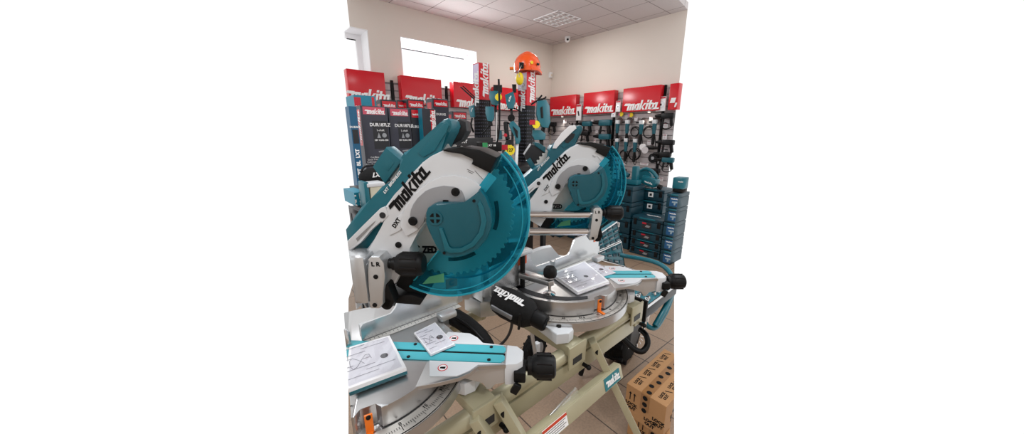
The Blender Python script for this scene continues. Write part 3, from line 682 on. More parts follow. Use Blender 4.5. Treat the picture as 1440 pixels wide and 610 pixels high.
# ------------------------------------------------------------------ papers and bags on the saws
def leaflet(q, z, th, label, name='manual_booklet', edge=None, film=True, textat=True):
    """q: four corners on the table (world xy, counter-clockwise seen from above, first edge = left side)"""
    P = [Vector((p.x, p.y, 0)) for p in q]; c = sum(P, Vector()) / 4
    t = thing(name, (c.x, c.y, z), label, 'booklet')
    L = [p - c for p in P]
    G().xy([(p.x, p.y) for p in L], 0, th * .45, .0006).build('lower_sheets', edge or PAPER, t, False)
    G().xy([(p.x * .985, p.y * .985) for p in L], th * .45, th, .0006).build('cover', PAPER, t, False)
    ri = (L[2] - L[1]).normalized(); up = (L[0] - L[1]).normalized()
    rnd = random.Random(len(label)); g = G(); Wd = (L[2] - L[1]).length; Hh = (L[0] - L[1]).length
    Mp = basis(L[1] + Vector((0, 0, th + .0003)), ri, up)
    for k in range(9):
        v = .9 - .09 * k; u0 = .1 + .3 * (k % 3 == 1); u1 = u0 + .25 + .3 * rnd.random()
        if k in (3, 4, 5): u1 = u0 + .12
        g.xy([(Wd * u0, Hh * v), (Wd * u1, Hh * v), (Wd * u1, Hh * v + .0014), (Wd * u0, Hh * v + .0014)], 0, .0002)
    g.build('print', mat('grey_print', (150, 150, 158), .6), t, False, Mp)
    g = G().tube([(Wd * (.35 + .18 * math.cos(a_)) , Hh * (.5 + .14 * math.sin(a_ * 2)), .0002) for a_ in [i_ * .5 for i_ in range(11)]], .0005, 4)
    g.build('line_drawing', mat('grey_print', (150, 150, 158), .6), t, False, Mp)
    G().xy(arc((Wd * .74, Hh * .45), .008, 0, 360, 14)[:-1], 0, .0003).build('stamp', mat('dark_print', (60, 60, 66), .6), t, False, Mp)
    if film:
        g = G(); n = 11; V = []
        rnd = random.Random(len(label))
        for i in range(n + 1):
            row = []
            for j in range(n + 1):
                a = L[1].lerp(L[2], -.02 + 1.04 * i / n); b = L[0].lerp(L[3], -.02 + 1.04 * i / n)
                p = a.lerp(b, -.02 + 1.04 * j / n)
                e = 1 if 0 < i < n and 0 < j < n else 0
                row.append(g.b.verts.new((p.x, p.y, th * e + .0015 + e * rnd.random() * .0022)))
            V.append(row)
        for i in range(n):
            for j in range(n): g.b.faces.new((V[i][j], V[i + 1][j], V[i + 1][j + 1], V[i][j + 1]))
        g.build('film_bag', PLBAG, t, False)
    return t
zt_ = .9235
leaflet([on_z(x, y, zt_) for x, y in ((492, 496), (484, 560), (573, 526), (549, 479))], zt_, .016, 'large manual in a clear bag at the left on the nearest saw table', edge=mat('booklet_teal', (20, 95, 105), .4))
leaflet([on_z(x, y, zt_) for x, y in ((582, 470), (606, 501), (640, 486), (612, 455))], zt_, .005, 'small folded leaflet in a clear bag across the teal boards of the nearest saw', 'leaflet_bag')
leaflet([on_z(x, y, zt_) for x, y in ((775, 388), (812, 415), (857, 399), (822, 370))], zt_, .010, 'white manual in a crumpled clear bag on the farther saw table')
leaflet([on_z(x, y, zt_) for x, y in ((808, 378), (838, 392), (866, 384), (834, 369))], zt_ , .003, 'white sheet lying behind the manual on the farther saw table', 'leaflet_bag')
# foam sheet behind the left fence of the farther saw
t = thing('foam_sheet', (.80, .80, .93), 'white packing foam sheet behind the left fence of the farther saw', 'foam sheet')
a = [on_y(x, y, .80) - Vector((.80, .80, .93)) for x, y in ((738, 384), (742, 358), (762, 350), (776, 347), (788, 362), (799, 364), (796, 384))]
G().prism([(p.x, p.z) for p in a], lambda x, z: (x, 0, z), lambda x, z: (x, .012, z + .006), .002).build('sheet', PAPER, t, False)

# ------------------------------------------------------------------ dust bags
def dust_bag(a, b, r, label, words):
    a = Vector(a); b = Vector(b); c = (a + b) / 2
    t = thing('dust_bag', c, label, 'dust bag'); ax = (b - a); L = ax.length; ax.normalize()
    G().lathe([(0, r * .7), (.012, r * .92), (L * .3, r * 1.03), (L * .6, r), (L - .02, r * .93), (L, r * .6)], a - c, ax, 28).build('bag', FAB, t)
    G().lathe([(0, r * .55), (.035, r * .55), (.04, r * .48)], b - c, ax, 24).build('mouth', BLK, t)
    G().cyl(b - c + ax * .0405, b - c + ax * .0415, r * .4).build('mouth_hole', BPR, t)
    sd_ = ax.cross(Vector((0, 0, 1))).normalized()
    if sd_.dot(c - CAM) > 0: sd_ = -sd_
    if words:
        up_ = sd_.cross(ax); up_ = up_ if up_.z > 0 else -up_
        n = (up_ * .86 + sd_ * .5).normalized(); v = (sd_ * .86 - up_ * .5)
        logo(L * .78, WPR, t, n * (r * 1.07) - ax * .01, -ax if (-ax).cross(v).dot(n) > 0 else ax, v, .001, hs=1.15)
        m = (sd_ * .97 - up_ * .05).normalized(); R = Matrix((ax, m, ax.cross(m))).transposed()
        G().box(m * (r * 1.03) - ax * (L * .12), (L * .55, .006, .014), R, .002).build('zip_strip', GREYP, t)
        G().tube([m * r * 1.05 + ax * L * .33 + up_ * r * .6, m * r * 1.08 + ax * L * .36, m * r * 1.04 + ax * L * .36 - up_ * r * .5], .004, 8).build('strap', BLKS, t)
    return t
dust_bag(far(698, 418, 1.03), far(751, 446, .965), .046, 'black fabric dust bag with upside down white lettering, left of the farther saw', True)
t = thing('dust_bag', far(655, 462, .98), 'limp black dust bag lying behind the arm of the nearest saw', 'dust bag')
o_ = Vector(t.location)
G().tube([far(628, 441, 1.02) - o_, far(648, 450, 1.0) - o_, far(668, 466, .98) - o_, far(680, 480, .97) - o_, far(686, 494, .96) - o_], .026, 14, smooth=2).build('bag', FAB, t)
G().tube([far(640, 446, .975) - o_, far(663, 460, .955) - o_, far(679, 478, .945) - o_], .004, 8, smooth=2).build('seam', BLKS, t)
# black cable behind
t = thing('power_cable', far(712, 470, 1.5), 'thin black cable hanging below the black dust bag', 'cable'); o_ = Vector(t.location)
G().tube([far(x, y, D) - o_ for x, y, D in ((720, 452, 1.25), (719, 462, 1.3), (714, 474, 1.35), (705, 484, 1.4), (694, 492, 1.45))], .006, 8, smooth=2).build('cord', BLK, t)
# ------------------------------------------------------------------ cardboard boxes
def cardboard(x0, y0, x1, y1, z0, z1, label, marks=True):
    c = Vector(((x0 + x1) / 2, (y0 + y1) / 2, z0)); t = thing('cardboard_box', c, label, 'box')
    w_, d_, h_ = x1 - x0, y1 - y0, z1 - z0
    G().box((0, 0, h_ / 2), (w_, d_, h_), None, .003).build('carton', CARD, t, False)
    G().box((0, 0, h_ + .0006), (w_, .04, .0006)).box((-w_ / 2 - .0005, 0, h_ * .72), (.0006, .04, h_ * .5)).build('tape', CARDT, t, False)
    # round tape logos
    for i in range(7):
        x = -w_ / 2 + .02 + i * .045
        G().xy(arc((0, 0), .011, 0, 360, 16)[:-1], 0, .0004).build('tape_mark', BPR, t, False, Matrix.Translation((x, (.006 if i % 2 else -.006), h_ + .0014)))
    for i in range(3):
        G().xy(arc((0, 0), .011, 0, 360, 16)[:-1], 0, .0004).build('tape_mark', BPR, t, False, basis((-w_ / 2 - .0015, 0, h_ - .02 - i * .032), (0, -1, 0), (0, 0, 1)))
    for i in range(4):
        for sg in (-1, 1):
            o = text('print_mark', 'LOCK\nOUT', .017, BPR, t, (-w_ / 2 + .05 + i * .085, sg * d_ * .32, h_ + .0008), (1, 0, 0), (0, 1, 0), .04, depth=.0003)
            G().box((-w_ / 2 + .09 + i * .085, sg * d_ * .33, h_ + .0008), (.004, .03, .0004), Matrix.Rotation(.5, 3, 'Z')).build('dash_mark', BPR, t, False)
    # arrows on the left short side, prints on the others
    for dx in (-.028, -.048):
        G().xy([(-.002, -.02), (.002, -.02), (.002, .012), (.007, .012), (0, .022), (-.007, .012), (-.002, .012)], 0, .0004).build('arrow_mark', BPR, t, False, basis((-w_ / 2 - .0006, -dx + .02, h_ * .68), (0, -1, 0), (0, 0, 1)))
    for k, (yy, zz) in enumerate(((.06, .30), (-.065, .28), (-.03, .62 - .5))):
        text('print_mark', 'LOCK\nOUT', .02, BPR, t, (-w_ / 2 - .0007, yy, h_ * zz + .01), (0, -1, 0), (0, 0, 1), .05, depth=.0003)
    for k, (xx, zz) in enumerate(((-.10, .3), (-.03, .6), (.05, .3))):
        text('print_mark', 'LOCK\nOUT', .022, BPR, t, (xx, -d_ / 2 - .0007, h_ * zz + .01), (1, 0, 0), (0, 0, 1), .05, depth=.0003)
    return t
cbA = cardboard(1.225, .425, 1.60, .605, .145, .305, 'printed brown cardboard box, the top one of the stack at the lower right')
cbB = cardboard(1.265, .36, 1.62, .60, .0, .143, 'printed brown cardboard box under the topmost one')
cbs = [cbA, cbB]

# ------------------------------------------------------------------ plastic tool cases against the right wall
def toolcase(xf, yc, z0, w_, h_, label, lab='dark', dep=.295, rz=-90, handle=False, latches=True):
    t = thing('tool_case', (xf + dep / 2, yc, z0), label, 'tool case', 'stacked teal tool cases', math.radians(rz))
    G().box((0, 0, h_ * .36), (w_ - .004, dep, h_ * .72 - .004), None, .008).build('body', TEALD, t)
    G().box((0, 0, h_ * .86), (w_ - .004, dep, h_ * .28 - .004), None, .008).build('lid', TEALD, t)
    if latches:
        for sx in (-1, 1):
            G().box((sx * (w_ / 2 - .045), -dep / 2 - .004, h_ * .62), (.036, .012, min(.075, h_ * .6)), None, .004).build('latch', BLKS, t)
    G().box((0, -dep / 2 - .003, h_ * .92), (w_ * .5, .012, h_ * .1), None, .003).build('handle_lip', TEALB, t)
    if lab == 'dark':
        l = G().box((0, -dep / 2 - .001, h_ * .45), (.11, .004, min(.07, h_ * .5))).build('label', mat('dark_label', (44, 42, 46), .4), t, False)
        G().box((-.03, -dep / 2 - .0035, h_ * .45 + min(.07, h_ * .5) * .33), (.05, .002, min(.07, h_ * .5) * .28)).build('label_red', REDP, l, False)
        G().xz([(-.02, h_ * .45 - .018), (.03, h_ * .45 - .022), (.045, h_ * .45), (.0, h_ * .45 + .008)], -dep / 2 - .0045, -dep / 2 - .003).build('label_picture', GREYP, l, False)
    elif lab == 'white':
        l = G().box((0.02, -dep / 2 - .001, h_ * .5), (.065, .004, .06)).build('label', WPR, t, False)
        G().box((0.02, -dep / 2 - .0035, h_ * .5), (.03, .002, .03)).build('label_print', DARK, l, False)
    elif lab == 'blue':
        l = G().box((.0, -dep / 2 - .001, h_ * .45), (.11, .004, .10)).build('label', mat('blue_label', (30, 84, 128), .4), t, False)
        logo(.075, WPR, l, (-.01, -dep / 2 - .0035, h_ * .45 + .032), (1, 0, 0), (0, 0, 1), .0006)
        G().xz([(-.03, h_ * .45 + .005), (.035, h_ * .45 + .008), (.035, h_ * .45 - .008), (.01, h_ * .45 - .01), (.005, h_ * .45 - .035), (-.01, h_ * .45 - .035), (-.008, h_ * .45 - .012), (-.03, h_ * .45 - .01)], -dep / 2 - .0045, -dep / 2 - .003).build('label_picture', mat('tool_print', (150, 170, 180), .5), l, False)
    if handle:
        logo(w_ * .45, WPR, t, (0, 0, h_ + .001), (1, 0, 0), (0, 1, 0), .001)
    return t
rsec = []
hs = [(.0, .10), (.10, .10), (.20, .105), (.305, .165)]
nm = ['bottom of the front stack', 'second from the bottom in the front stack', 'third from the bottom in the front stack', 'topmost of the front stack, lettered on its lid']
for (z_, h_), q in zip(hs, nm): toolcase(3.6, 1.73, z_, .375, h_, 'tool case with dark label, ' + q, 'dark', handle=(z_ > .3))
nm = ['bottom', 'second from the bottom', 'middle', 'second from the top', 'top']
for i, q in enumerate(nm): rsec.append(toolcase(3.55, 1.425, i * .16, .19, .157, 'tool case at the right edge of the photo, %s in its stack' % q, 'blue', latches=False))
for i, q in enumerate(nm): toolcase(4.0, 1.93, i * .15, .38, .147, 'teal tool case with a white sticker behind the front stack, %s' % q, 'white')
nm = ['bottom', 'second from the bottom', 'second from the top', 'top']
for i, q in enumerate(nm): toolcase(3.66, 2.16, i * .2, .38, .197, 'tool case directly left of the front stack, %s' % q, 'white')
for i, q in enumerate(nm): toolcase(3.5, 2.62, i * .16, .39, .157, 'tool case seen under the saw rails, %s, right column' % q, 'dark')
for i, q in enumerate(nm): toolcase(3.4, 3.06, i * .15, .39, .147, 'tool case seen under the saw rails, %s, left column' % q, 'dark')

# ------------------------------------------------------------------ tool set in an open aluminium case on a power barrow
ZB = .64
br = thing('power_barrow', (1.55, .85, 0), 'teal tubular motor barrow with a fat black wheel behind the stand', 'barrow')
bi = Matrix.Translation((-1.55, -.85, 0))
wheel(1.76, .93, .20, .15, (.2, -.98, 0), br, bi, 22, mat('barrow_rim', (25, 26, 28), .5))
g = G()
for i in range(7):
    a = -2.4 + i * .33
    p = far(885, 478, 1.93)
    g.tube([far(885 + 16 * math.cos(a + 1.9) , 474 + 16 * math.sin(a + 1.9) * .8, 1.94), far(885 + 20 * math.cos(a + 2.05), 474 + 20 * math.sin(a + 2.05) * .8, 1.94)], .002, 6)
g.build('tyre_mark', WPR, br, True, bi)
tube = [far(872, 358, 2.2), far(884, 361, 2.18), far(900, 363, 2.1), far(925, 369, 2.0), far(941, 380, 1.93), far(948, 396, 1.86), far(946, 410, 1.78), far(936, 432, 1.66), far(928, 446, 1.62), far(921, 458, 1.60)]
G().tube(tube, .014, 12, smooth=2).build('frame_tube', TEALB, br, True, bi)
G().tube([far(948, 405, 1.84), far(940, 432, 1.74), far(930, 450, 1.68), far(922, 462, 1.62), far(912, 460, 1.6), far(906, 452, 1.6)], .012, 10, smooth=2).build('frame_tube', TEALB, br, True, bi)
G().tube([far(846, 458, 1.62), far(856, 464, 1.58), far(872, 466, 1.54), far(882, 456, 1.54), far(886, 444, 1.55)], .016, 12, smooth=2).build('frame_tube', TEAL, br, True, bi)
G().tube([far(872, 470, 1.66), far(884, 484, 1.64), far(895, 493, 1.62), far(904, 495, 1.62), (far(912, 484, 1.64)), far(909, 470, 1.66), far(900, 463, 1.7)], .014, 12, smooth=2).build('handle_bar', BLK, br, True, bi)
G().box2((1.34, .66, .50), (1.62, .86, .585), .02).build('motor_box', BLKS, br, True, bi)
G().tube([(1.62, .8, .52), (1.75, .9, .4), (1.76, .92, .20)], .016, 10).build('fork', BLK, br, True, bi)
G().tube([(1.62, .95, .60), (1.45, .95, .3), (1.40, .98, .02)], .014, 10).build('stand_leg', BLK, br, True, bi)
for k_, (x, y) in enumerate(((919, 436), (914, 446))):
    G().tube([far(x, y - 12, 1.55), far(x - 5, y, 1.53), far(x - 8, y + 16, 1.53)], .007, 8, smooth=1).build('clip', CHROME, br, True, bi)

tr = thing('tool_set_case', (1.47, .75, ZB), 'open aluminium edged case full of sockets in teal trays, resting on the barrow', 'tool set')
x0, x1, y0, y1 = -.21, .21, -.145, .15
Rt = Matrix.Rotation(math.radians(2), 4, 'Z')
G().box2((x0, y0, -.05), (x1, y1, .004), .006).build('shell', BLKS, tr, True, Rt)
G().box2((x0 + .01, y0 + .01, .004), (x1 - .01, y1 - .01, .008)).build('tray_insert', TEALB, tr, False, Rt)
G().tube([(x0, y0, .008), (x1, y0, .008), (x1, y1, .008), (x0, y1, .008)], .007, 8, True).build('aluminium_rim', CHROME, tr, True, Rt)
rnd = random.Random(3)
nn = 0
for i in range(13):
    for j in range(6):
        if rnd.random() < .82 and nn < 70:
            px_ = x0 + .03 + i * .030; py_ = y0 + .03 + j * .045; r_ = .006 + .006 * rnd.random()
            G().lathe([(0, r_), (.014, r_), (.0141, r_ * .6), (.006, r_ * .55)], (px_, py_, .008), (0, .35 * (-1) ** i, 1), 12).build('socket', CHROME, tr, True, Rt); nn += 1
for i in range(4):
    G().cyl((x0 + .04 + i * .095, y0 + .235, .016), (x0 + .10 + i * .095, y0 + .262, .016), .005).build('bit_rod', CHROME, tr, True, Rt)
# lid, standing up behind, in two hinged trays
def lidtray(q, name, cols, rows):
    A, B, Cc, D_ = [Vector(v) for v in q]; n = (B - A).cross(D_ - A).normalized()
    if n.dot(CAM - A) < 0: n = -n
    o = Vector(tr.location)
    li = G().prism([(0, 0), (1, 0), (1, 1), (0, 1)], lambda u, v: (A.lerp(B, u).lerp(D_.lerp(Cc, u), v) - o), lambda u, v: (A.lerp(B, u).lerp(D_.lerp(Cc, u), v) - o - n * .03), .002).build(name, TEALB, tr, False)
    G().tube([p + n * .002 - o for p in (A, B, Cc, D_)], .0045, 8, True).build('aluminium_rim', CHROME, li)
    for i in range(cols):
        for j in range(rows):
            u0, u1 = (i + .15) / cols, (i + .85) / cols; v0, v1 = (j + .25) / rows, (j + .75) / rows
            f = lambda u, v, k: A.lerp(B, u).lerp(D_.lerp(Cc, u), v) - o + n * k
            g = G().prism([(u0, v0), (u1, v0), (u1, v1), (u0, v1)], lambda u, v: f(u, v, .001), lambda u, v: f(u, v, .004))
            g.build('tool_recess', TEALD, li, False)
            if (i + j) % 2 == 0: G().tube([f(u0 + .02, (v0 + v1) / 2, .008), f(u1 - .02, (v0 + v1) / 2 + .01, .008)], .0022, 6).build('spanner', GREYP, li)
YP = 1.10
lidtray((on_y(835, 334, YP), on_y(867, 312, YP), on_y(872, 338, YP), on_y(842, 352, YP)), 'lid_tray', 4, 4)
lidtray((on_y(842, 354, YP), on_y(873, 340, YP), on_y(878, 374, YP), on_y(846, 366, YP)), 'lid_tray', 4, 3)
G().tube([on_y(838, 362, YP) - tr.location, on_y(880, 375, YP) - tr.location], .006, 8).build('lid_stay', BLK, tr)

# ------------------------------------------------------------------ black perforated columns with red lettered headers
def column(corner, top, hz0, hz1, wx, wy, label, htop_label=None):
    c = Vector(corner); t = thing('display_column', (c.x + wx / 2, c.y + wy / 2, 0), label, 'display column')
    G().box((0, 0, top / 2), (wx - .004, wy - .004, top), None, .002).build('core', BLKS, t)
    g = G(); g2 = G()
    n = 5; dz = .035
    k = 0
    while .9 + k * dz < top - .02:
        z = .9 + k * dz
        for i in range(n):
            off = (i + .5) / n
            g.box((-wx / 2 + off * wx, -wy / 2 - .0002, z), (.009, .004, .012)); g.box((-wx / 2 - .0002, -wy / 2 + off * wy, z), (.004, .009, .012))
        k += 1
    o = g.build('perforations', mat('hole_grey', (92, 94, 108), .6), t, False); o['kind'] = 'stuff'  # perforations drawn as small grey blocks on the black core
    hd = G().box((0, 0, (hz0 + hz1) / 2), (wx * 1.02, wy * 1.02, hz1 - hz0), None, .003).build('header', RED, t, False)
    G().box((-wx * .51 - .001, 0, hz1 - (hz1 - hz0) * .28), (.001, wy * .99, (hz1 - hz0) * .5)).build('header_reflection', mat('pale_lilac_reflection', (214, 200, 226), .2), hd, False)  # pale reflection on the header's left face, painted as a lilac sheet
    L = (hz1 - hz0) * .92
    logo(L, WPR, hd, (.004, -wy * .51 - .001, (hz0 + hz1) / 2 + .01), (0, 0, 1), (-1, 0, 0), .001, hs=1.5)
    logo(L, WPR, hd, (-wx * .51 - .002, -.004, (hz0 + hz1) / 2 - L * .25), (0, 0, 1), (0, 1, 0), .001, hs=1.5)
    return t
c1 = far(675.5, 190, 3.55); c2 = far(740, 190, 3.3)
tp1 = on_y(676, 140, c1.y).z; h1 = on_y(676, 88, c1.y).z
column((c1.x, c1.y), tp1, tp1, h1, .135, .115, 'left black perforated display column with a tall red lettered header')
tp2 = on_y(740, 148, c2.y).z; h2 = on_y(740, 100, c2.y).z
column((c2.x, c2.y), tp2, tp2, h2, .125, .125, 'right black perforated display column carrying the orange helmet')

# helmet with ear muffs
hp = Vector((c2.x + .06, c2.y + .06, h2 + .005))
he = thing('safety_helmet', hp, 'orange safety helmet on top of the right lettered column', 'helmet', None, HEAD - PI / 2)
g = G(); k = .122
prof = [(0.0, 1.0), (.25, 1.02), (.6, .96), (.9, .82), (1.12, .6), (1.26, .35), (1.31, .1)]
g.lathe([(h * k, r * k) for h, r in prof], (0, 0, .02), (0, 0, 1), 36)
o = g.build('shell', HELM, he); 
for v in o.data.vertices: v.co.x *= 1.06; v.co.z += max(0, 0) ; 
g = G().xy([(x * 1.22 + (.0), y * 1.1) for x, y in arc((0, 0), k, -75, 75, 20)] + [(x, y) for x, y in arc((0, 0), k * .96, 75, -75, 20)], .0, .02, .004)
g.b.verts.ensure_lookup_table()
for v in g.b.verts:
    if v.co.x > .1: v.co.z -= (v.co.x - .1) * .5
g.build('peak', HELM, he)
G().lathe([(0, k * 1.02), (.022, k * 1.03)], (0, 0, .002), (0, 0, 1), 36).build('brim', HELM, he)
for dy in (-.03, 0, .03): G().tube([(-.10, dy, .11), (-.05, dy, .165), (0, dy, .182), (.05, dy, .165), (.10, dy, .11)], .005, 8, smooth=2).build('ridge', HELM, he)
G().cyl((.035, -.112, .065), (.04, -.128, .065), .014).build('badge', YEL, he)
G().box((.10, -.10, .055), (.03, .008, .02), Matrix.Rotation(.7, 3, 'Z'), .002).build('small_badge', BLK, he)
em = thing('ear_muffs', (hp.x, hp.y, hp.z - .05), 'yellow ear muff hanging from the side of the orange helmet', 'ear muffs', None, HEAD - PI / 2)
G().sph((-.075, -.13, -.03), .05, (.75, .6, 1.15), 20).build('cup', YEL, em)
G().sph((-.075, -.105, -.03), .048, (.72, .4, 1.1), 20).build('cushion', BLK, em)
G().box((-.06, -.145, .085), (.045, .02, .055), None, .006).build('arm_mount', BLK, em)
G().tube([(-.06, -.16, .08), (-.09, -.165, .03), (-.078, -.165, -.02)], .004, 8).build('arm', CHROME, em)
G().cyl((-.13, -.09, .07), (-.17, -.085, .07), .014).build('knob', ORG, em)

# ------------------------------------------------------------------ tools hanging on the columns
def outline_tool(name, px, D, th, label, cat, m=TEALB, extra=(), grp=None):
    """one hanging tool: side profile at its own distance, real thickness, extra parts"""
    P = [far(x, y, D) for x, y in px]; c = sum(P, Vector()) / len(P)
    t = thing(name, c, label, cat, grp)
    n = Vector((FW.x, FW.y, 0)).normalized()
    def pr(pp, d0, d1, mm, nm_):
        Q = [far(x, y, D) - c for x, y in pp]
        g = G(); A = [g.b.verts.new(q + n * d0) for q in Q]; B = [g.b.verts.new(q + n * d1) for q in Q]; k = len(Q)
        fs = [g.b.faces.new(A), g.b.faces.new(B[::-1])]; es = [e for f in fs for e in f.edges]
        for i in range(k): g.b.faces.new((A[i], A[(i + 1) % k], B[(i + 1) % k], B[i]))
        bmesh.ops.bevel(g.b, geom=es, offset=.004, segments=2, affect='EDGES', profile=.6)
        g.build(nm_, mm, t)
    pr(px, -th / 2, th / 2, m, 'housing')
    for e in extra:
        kind = e[0]
        if kind == 'poly': pr(e[1], e[2] - e[3] / 2, e[2] + e[3] / 2, e[4], e[5])
        elif kind == 'tube': G().tube([far(x, y, D) - c + n * e[3] for x, y in e[1]], e[2], 8, smooth=e[6] if len(e) > 6 else 1).build(e[5], e[4], t)
        elif kind == 'disc':
            p = far(e[1][0], e[1][1], D) - c + n * e[3]; G().cyl(p, p - n * .012, e[2]).build(e[5], e[4], t)
        elif kind == 'text':
            p = far(e[1][0], e[1][1], D) - c + n * (-th / 2 - .001); r_ = (RT * math.cos(e[6]) + Vector((0, 0, 1)) * math.sin(e[6])) if len(e) > 6 else RT
            logo(e[2], WPR, t, p, r_, r_.cross(-n) * -1 if False else (-n).cross(r_), .001)
    return t
def star(px, D, r_, label, red=True):
    c = far(*px, D); t = thing('price_star', c, label, 'price tag')
    n = Vector((FW.x, FW.y, 0)).normalized(); pts_ = []
    for i in range(24):
        a = 2 * PI * i / 24; q = r_ * (1 if i % 2 else .88); pts_.append((q * math.cos(a), q * math.sin(a)))
    G().xy(pts_, 0, .002).build('card', YTAG, t, False, basis((0, 0, 0), RT, (0, 0, 1)))
    if red: G().box(RT * (-r_ * .95) + Vector((0, 0, r_ * .5)) - n * .004, (.05, .002, .04), Matrix((RT, n, Vector((0, 0, 1)))).transposed()).build('red_corner', REDP, t, False)
    if r_ > .04: text('price', '127', r_ * .8, BPR, t, -n * .003, RT, (0, 0, 1), .03)
    return t
outline_tool('hedge_trimmer', [(688.5, 129), (705, 127), (703, 141), (699, 149), (692, 147), (688, 138)], 3.3, .07, 'teal battery head with black cap high on the left column, yellow star on it', 'trimmer',
    extra=[('poly', [(694, 120), (706, 120), (706, 130), (698, 128), (694, 127)], 0, .08, BLK, 'cap'), ('tube', [(697, 148), (698, 170), (699, 200), (699, 219)], .012, 0, BLK, 'shaft'), ('text', (697, 138), .07, 0, 0, '', 1.2)])
outline_tool('string_trimmer', [(683, 150), (695, 150), (695, 166), (692, 171), (686, 170), (683, 160)], 3.2, .07, 'teal motor head hanging lower on the right face of the left column', 'trimmer',
    extra=[('poly', [(686, 170), (692, 171), (693, 177), (688, 177)], 0, .05, BLK, 'chuck'), ('tube', [(690, 176), (684, 182), (678, 188)], .006, 0, BLK, 'cable')])
outline_tool('string_trimmer', [(659, 150), (667, 148), (668, 165), (662, 165)], 3.45, .07, 'teal motor head hanging on the left side of the left column', 'trimmer',
    extra=[('tube', [(664, 166), (662, 176), (666, 186)], .01, 0, BLK, 'handle'), ('text', (663.5, 156), .06, 0, 0, '', 1.2)])
outline_tool('hedge_trimmer', [(710, 134), (722, 129), (725, 142), (722, 153), (714, 153), (712, 145)], 3.2, .08, 'teal hedge trimmer head with an upright black cap between the two columns', 'trimmer',
    extra=[('poly', [(720, 119), (726, 119), (726, 130), (721, 130)], 0, .06, BLK, 'cap'), ('tube', [(719, 153), (720, 166), (721, 190), (720, 205)], .012, 0, BLK, 'shaft'), ('disc', (719, 166), .035, 0, BLK, 'guard_disc'), ('text', (716, 142), .09, 0, 0, '', 1.25), ('tube', [(719, 150), (724, 152), (732, 156)], .006, .05, BLK, 'hook', 0)])
outline_tool('telescopic_rods', [(646, 122), (649, 122), (667, 138), (666, 140)], 3.5, .012, 'two thin black rods leaning out from the left column', 'rods', BLK, extra=[('tube', [(651, 121), (668, 137)], .006, 0, BLK, 'rod', 0)])
outline_tool('blower', [(755, 143), (767, 141), (772, 150), (773, 172), (770, 180), (762, 179), (757, 172), (754, 160)], 3.0, .12, 'large teal blower with black loop handles hanging right of the right column', 'blower',
    extra=[('tube', [(747, 147), (754, 142), (765, 139), (768, 136)], .008, 0, BLK, 'loop_handle'), ('tube', [(756, 141), (762, 134)], .008, 0, BLK, 'loop_handle'), ('tube', [(764, 180), (763, 186), (762, 195)], .02, 0, BLK, 'nozzle'), ('poly', [(759, 152), (762, 150), (763, 166), (760, 166)], -.06, .02, BLK, 'vent')])
outline_tool('pole_saw', [(717, 172), (722, 170), (731, 180), (732, 196), (730, 202), (725, 202), (724, 192), (716, 178)], 2.9, .07, 'teal handled tool on a long white shaft in front of the right column', 'pole tool',
    extra=[('tube', [(727, 201), (726, 222), (725, 250)], .016, 0, PAPER, 'shaft', 0), ('tube', [(718, 176), (714, 172), (709, 172)], .008, 0, BLK, 'hook'), ('poly', [(721, 177), (728, 184), (728, 194), (726, 192), (724, 186)], -.04, .01, BLK, 'hand_opening')])
outline_tool('cordless_drill', [(712, 197), (722, 196), (723, 209), (714, 228), (708, 226), (706, 212)], 2.9, .08, 'dark cordless machine with teal base in the middle between the columns', 'drill', BLKS,
    extra=[('poly', [(707, 222), (720, 220), (723, 232), (706, 233)], 0, .09, TEALB, 'battery'), ('tube', [(711, 172), (712, 184), (714, 196)], .02, 0, BLK, 'grip'), ('disc', (711, 190), .015, -.05, REDP, 'red_button'), ('poly', [(700, 183), (705, 183), (706, 196), (700, 197)], .1, .06, TEAL, 'side_housing')])
outline_tool('cordless_drill', [(749, 183), (760, 183), (767, 188), (766, 196), (752, 197), (748, 190)], 3.0, .08, 'teal drill body hanging low on the right column under a yellow card', 'drill',
    extra=[('poly', [(758, 196), (764, 196), (764, 206), (760, 206)], 0, .04, BLK, 'grip')])
star((701, 136.5), 3.2, .036, 'yellow star tag on the teal head of the left column', False)
star((717, 211), 2.7, .045, 'yellow star tag with red corner on the dark cordless machine')
star((754, 175), 2.9, .036, 'yellow star tag with red corner on the right column')
star((744, 258), 2.6, .03, 'small yellow star tag with red corner beside the farther saw')

# long black package and clutter behind the nearest saw
t = thing('trimmer_package', far(662, 204, 2.75), 'long black package with white round logo and small letters behind the nearest saw', 'package')
o_ = Vector(t.location)
R_ = Matrix((RT, Vector((FW.x, FW.y, 0)).normalized(), Vector((0, 0, 1)))).transposed()
G().box((0, 0, 0), (.37, .12, .12), R_, .004).build('package', mat('package_black', (30, 31, 34), .45), t)
nf = -Vector((FW.x, FW.y, 0)).normalized() * .0612
for i in range(8):
    a = i * PI / 4; G().xy(arc((0, 0), .008, 0, 360, 10)[:-1], 0, .001).build('logo_petal', WPR, t, False, basis(nf + RT * (-.125 + .02 * math.cos(a)) + Vector((0, 0, .02 + .02 * math.sin(a))), RT, (0, 0, 1)))
text('lettering', 'CXT', .035, WPR, t, nf + RT * -.055 + Vector((0, 0, .03)), RT, (0, 0, 1), .03)
G().sph(nf * .5 + RT * .05 + Vector((0, 0, -.03)), .04, (1.2, .8, .7), 14).build('crumpled_print', mat('lilac_print', (150, 146, 158), .6), t)
t = thing('folded_shears', far(688, 206, 2.6), 'black folded garden tool with a green collar and white letters', 'garden tool'); o_ = Vector(t.location)
G().box((0, 0, 0), (.20, .06, .07), R_, .006).build('body', BLKS, t)
G().cyl(RT * -.03 + Vector((0, 0, -.035)) - R_ @ Vector((0, .04, 0)), RT * -.03 + Vector((0, 0, .03)) - R_ @ Vector((0, .04, 0)), .02).build('collar', GRN, t)
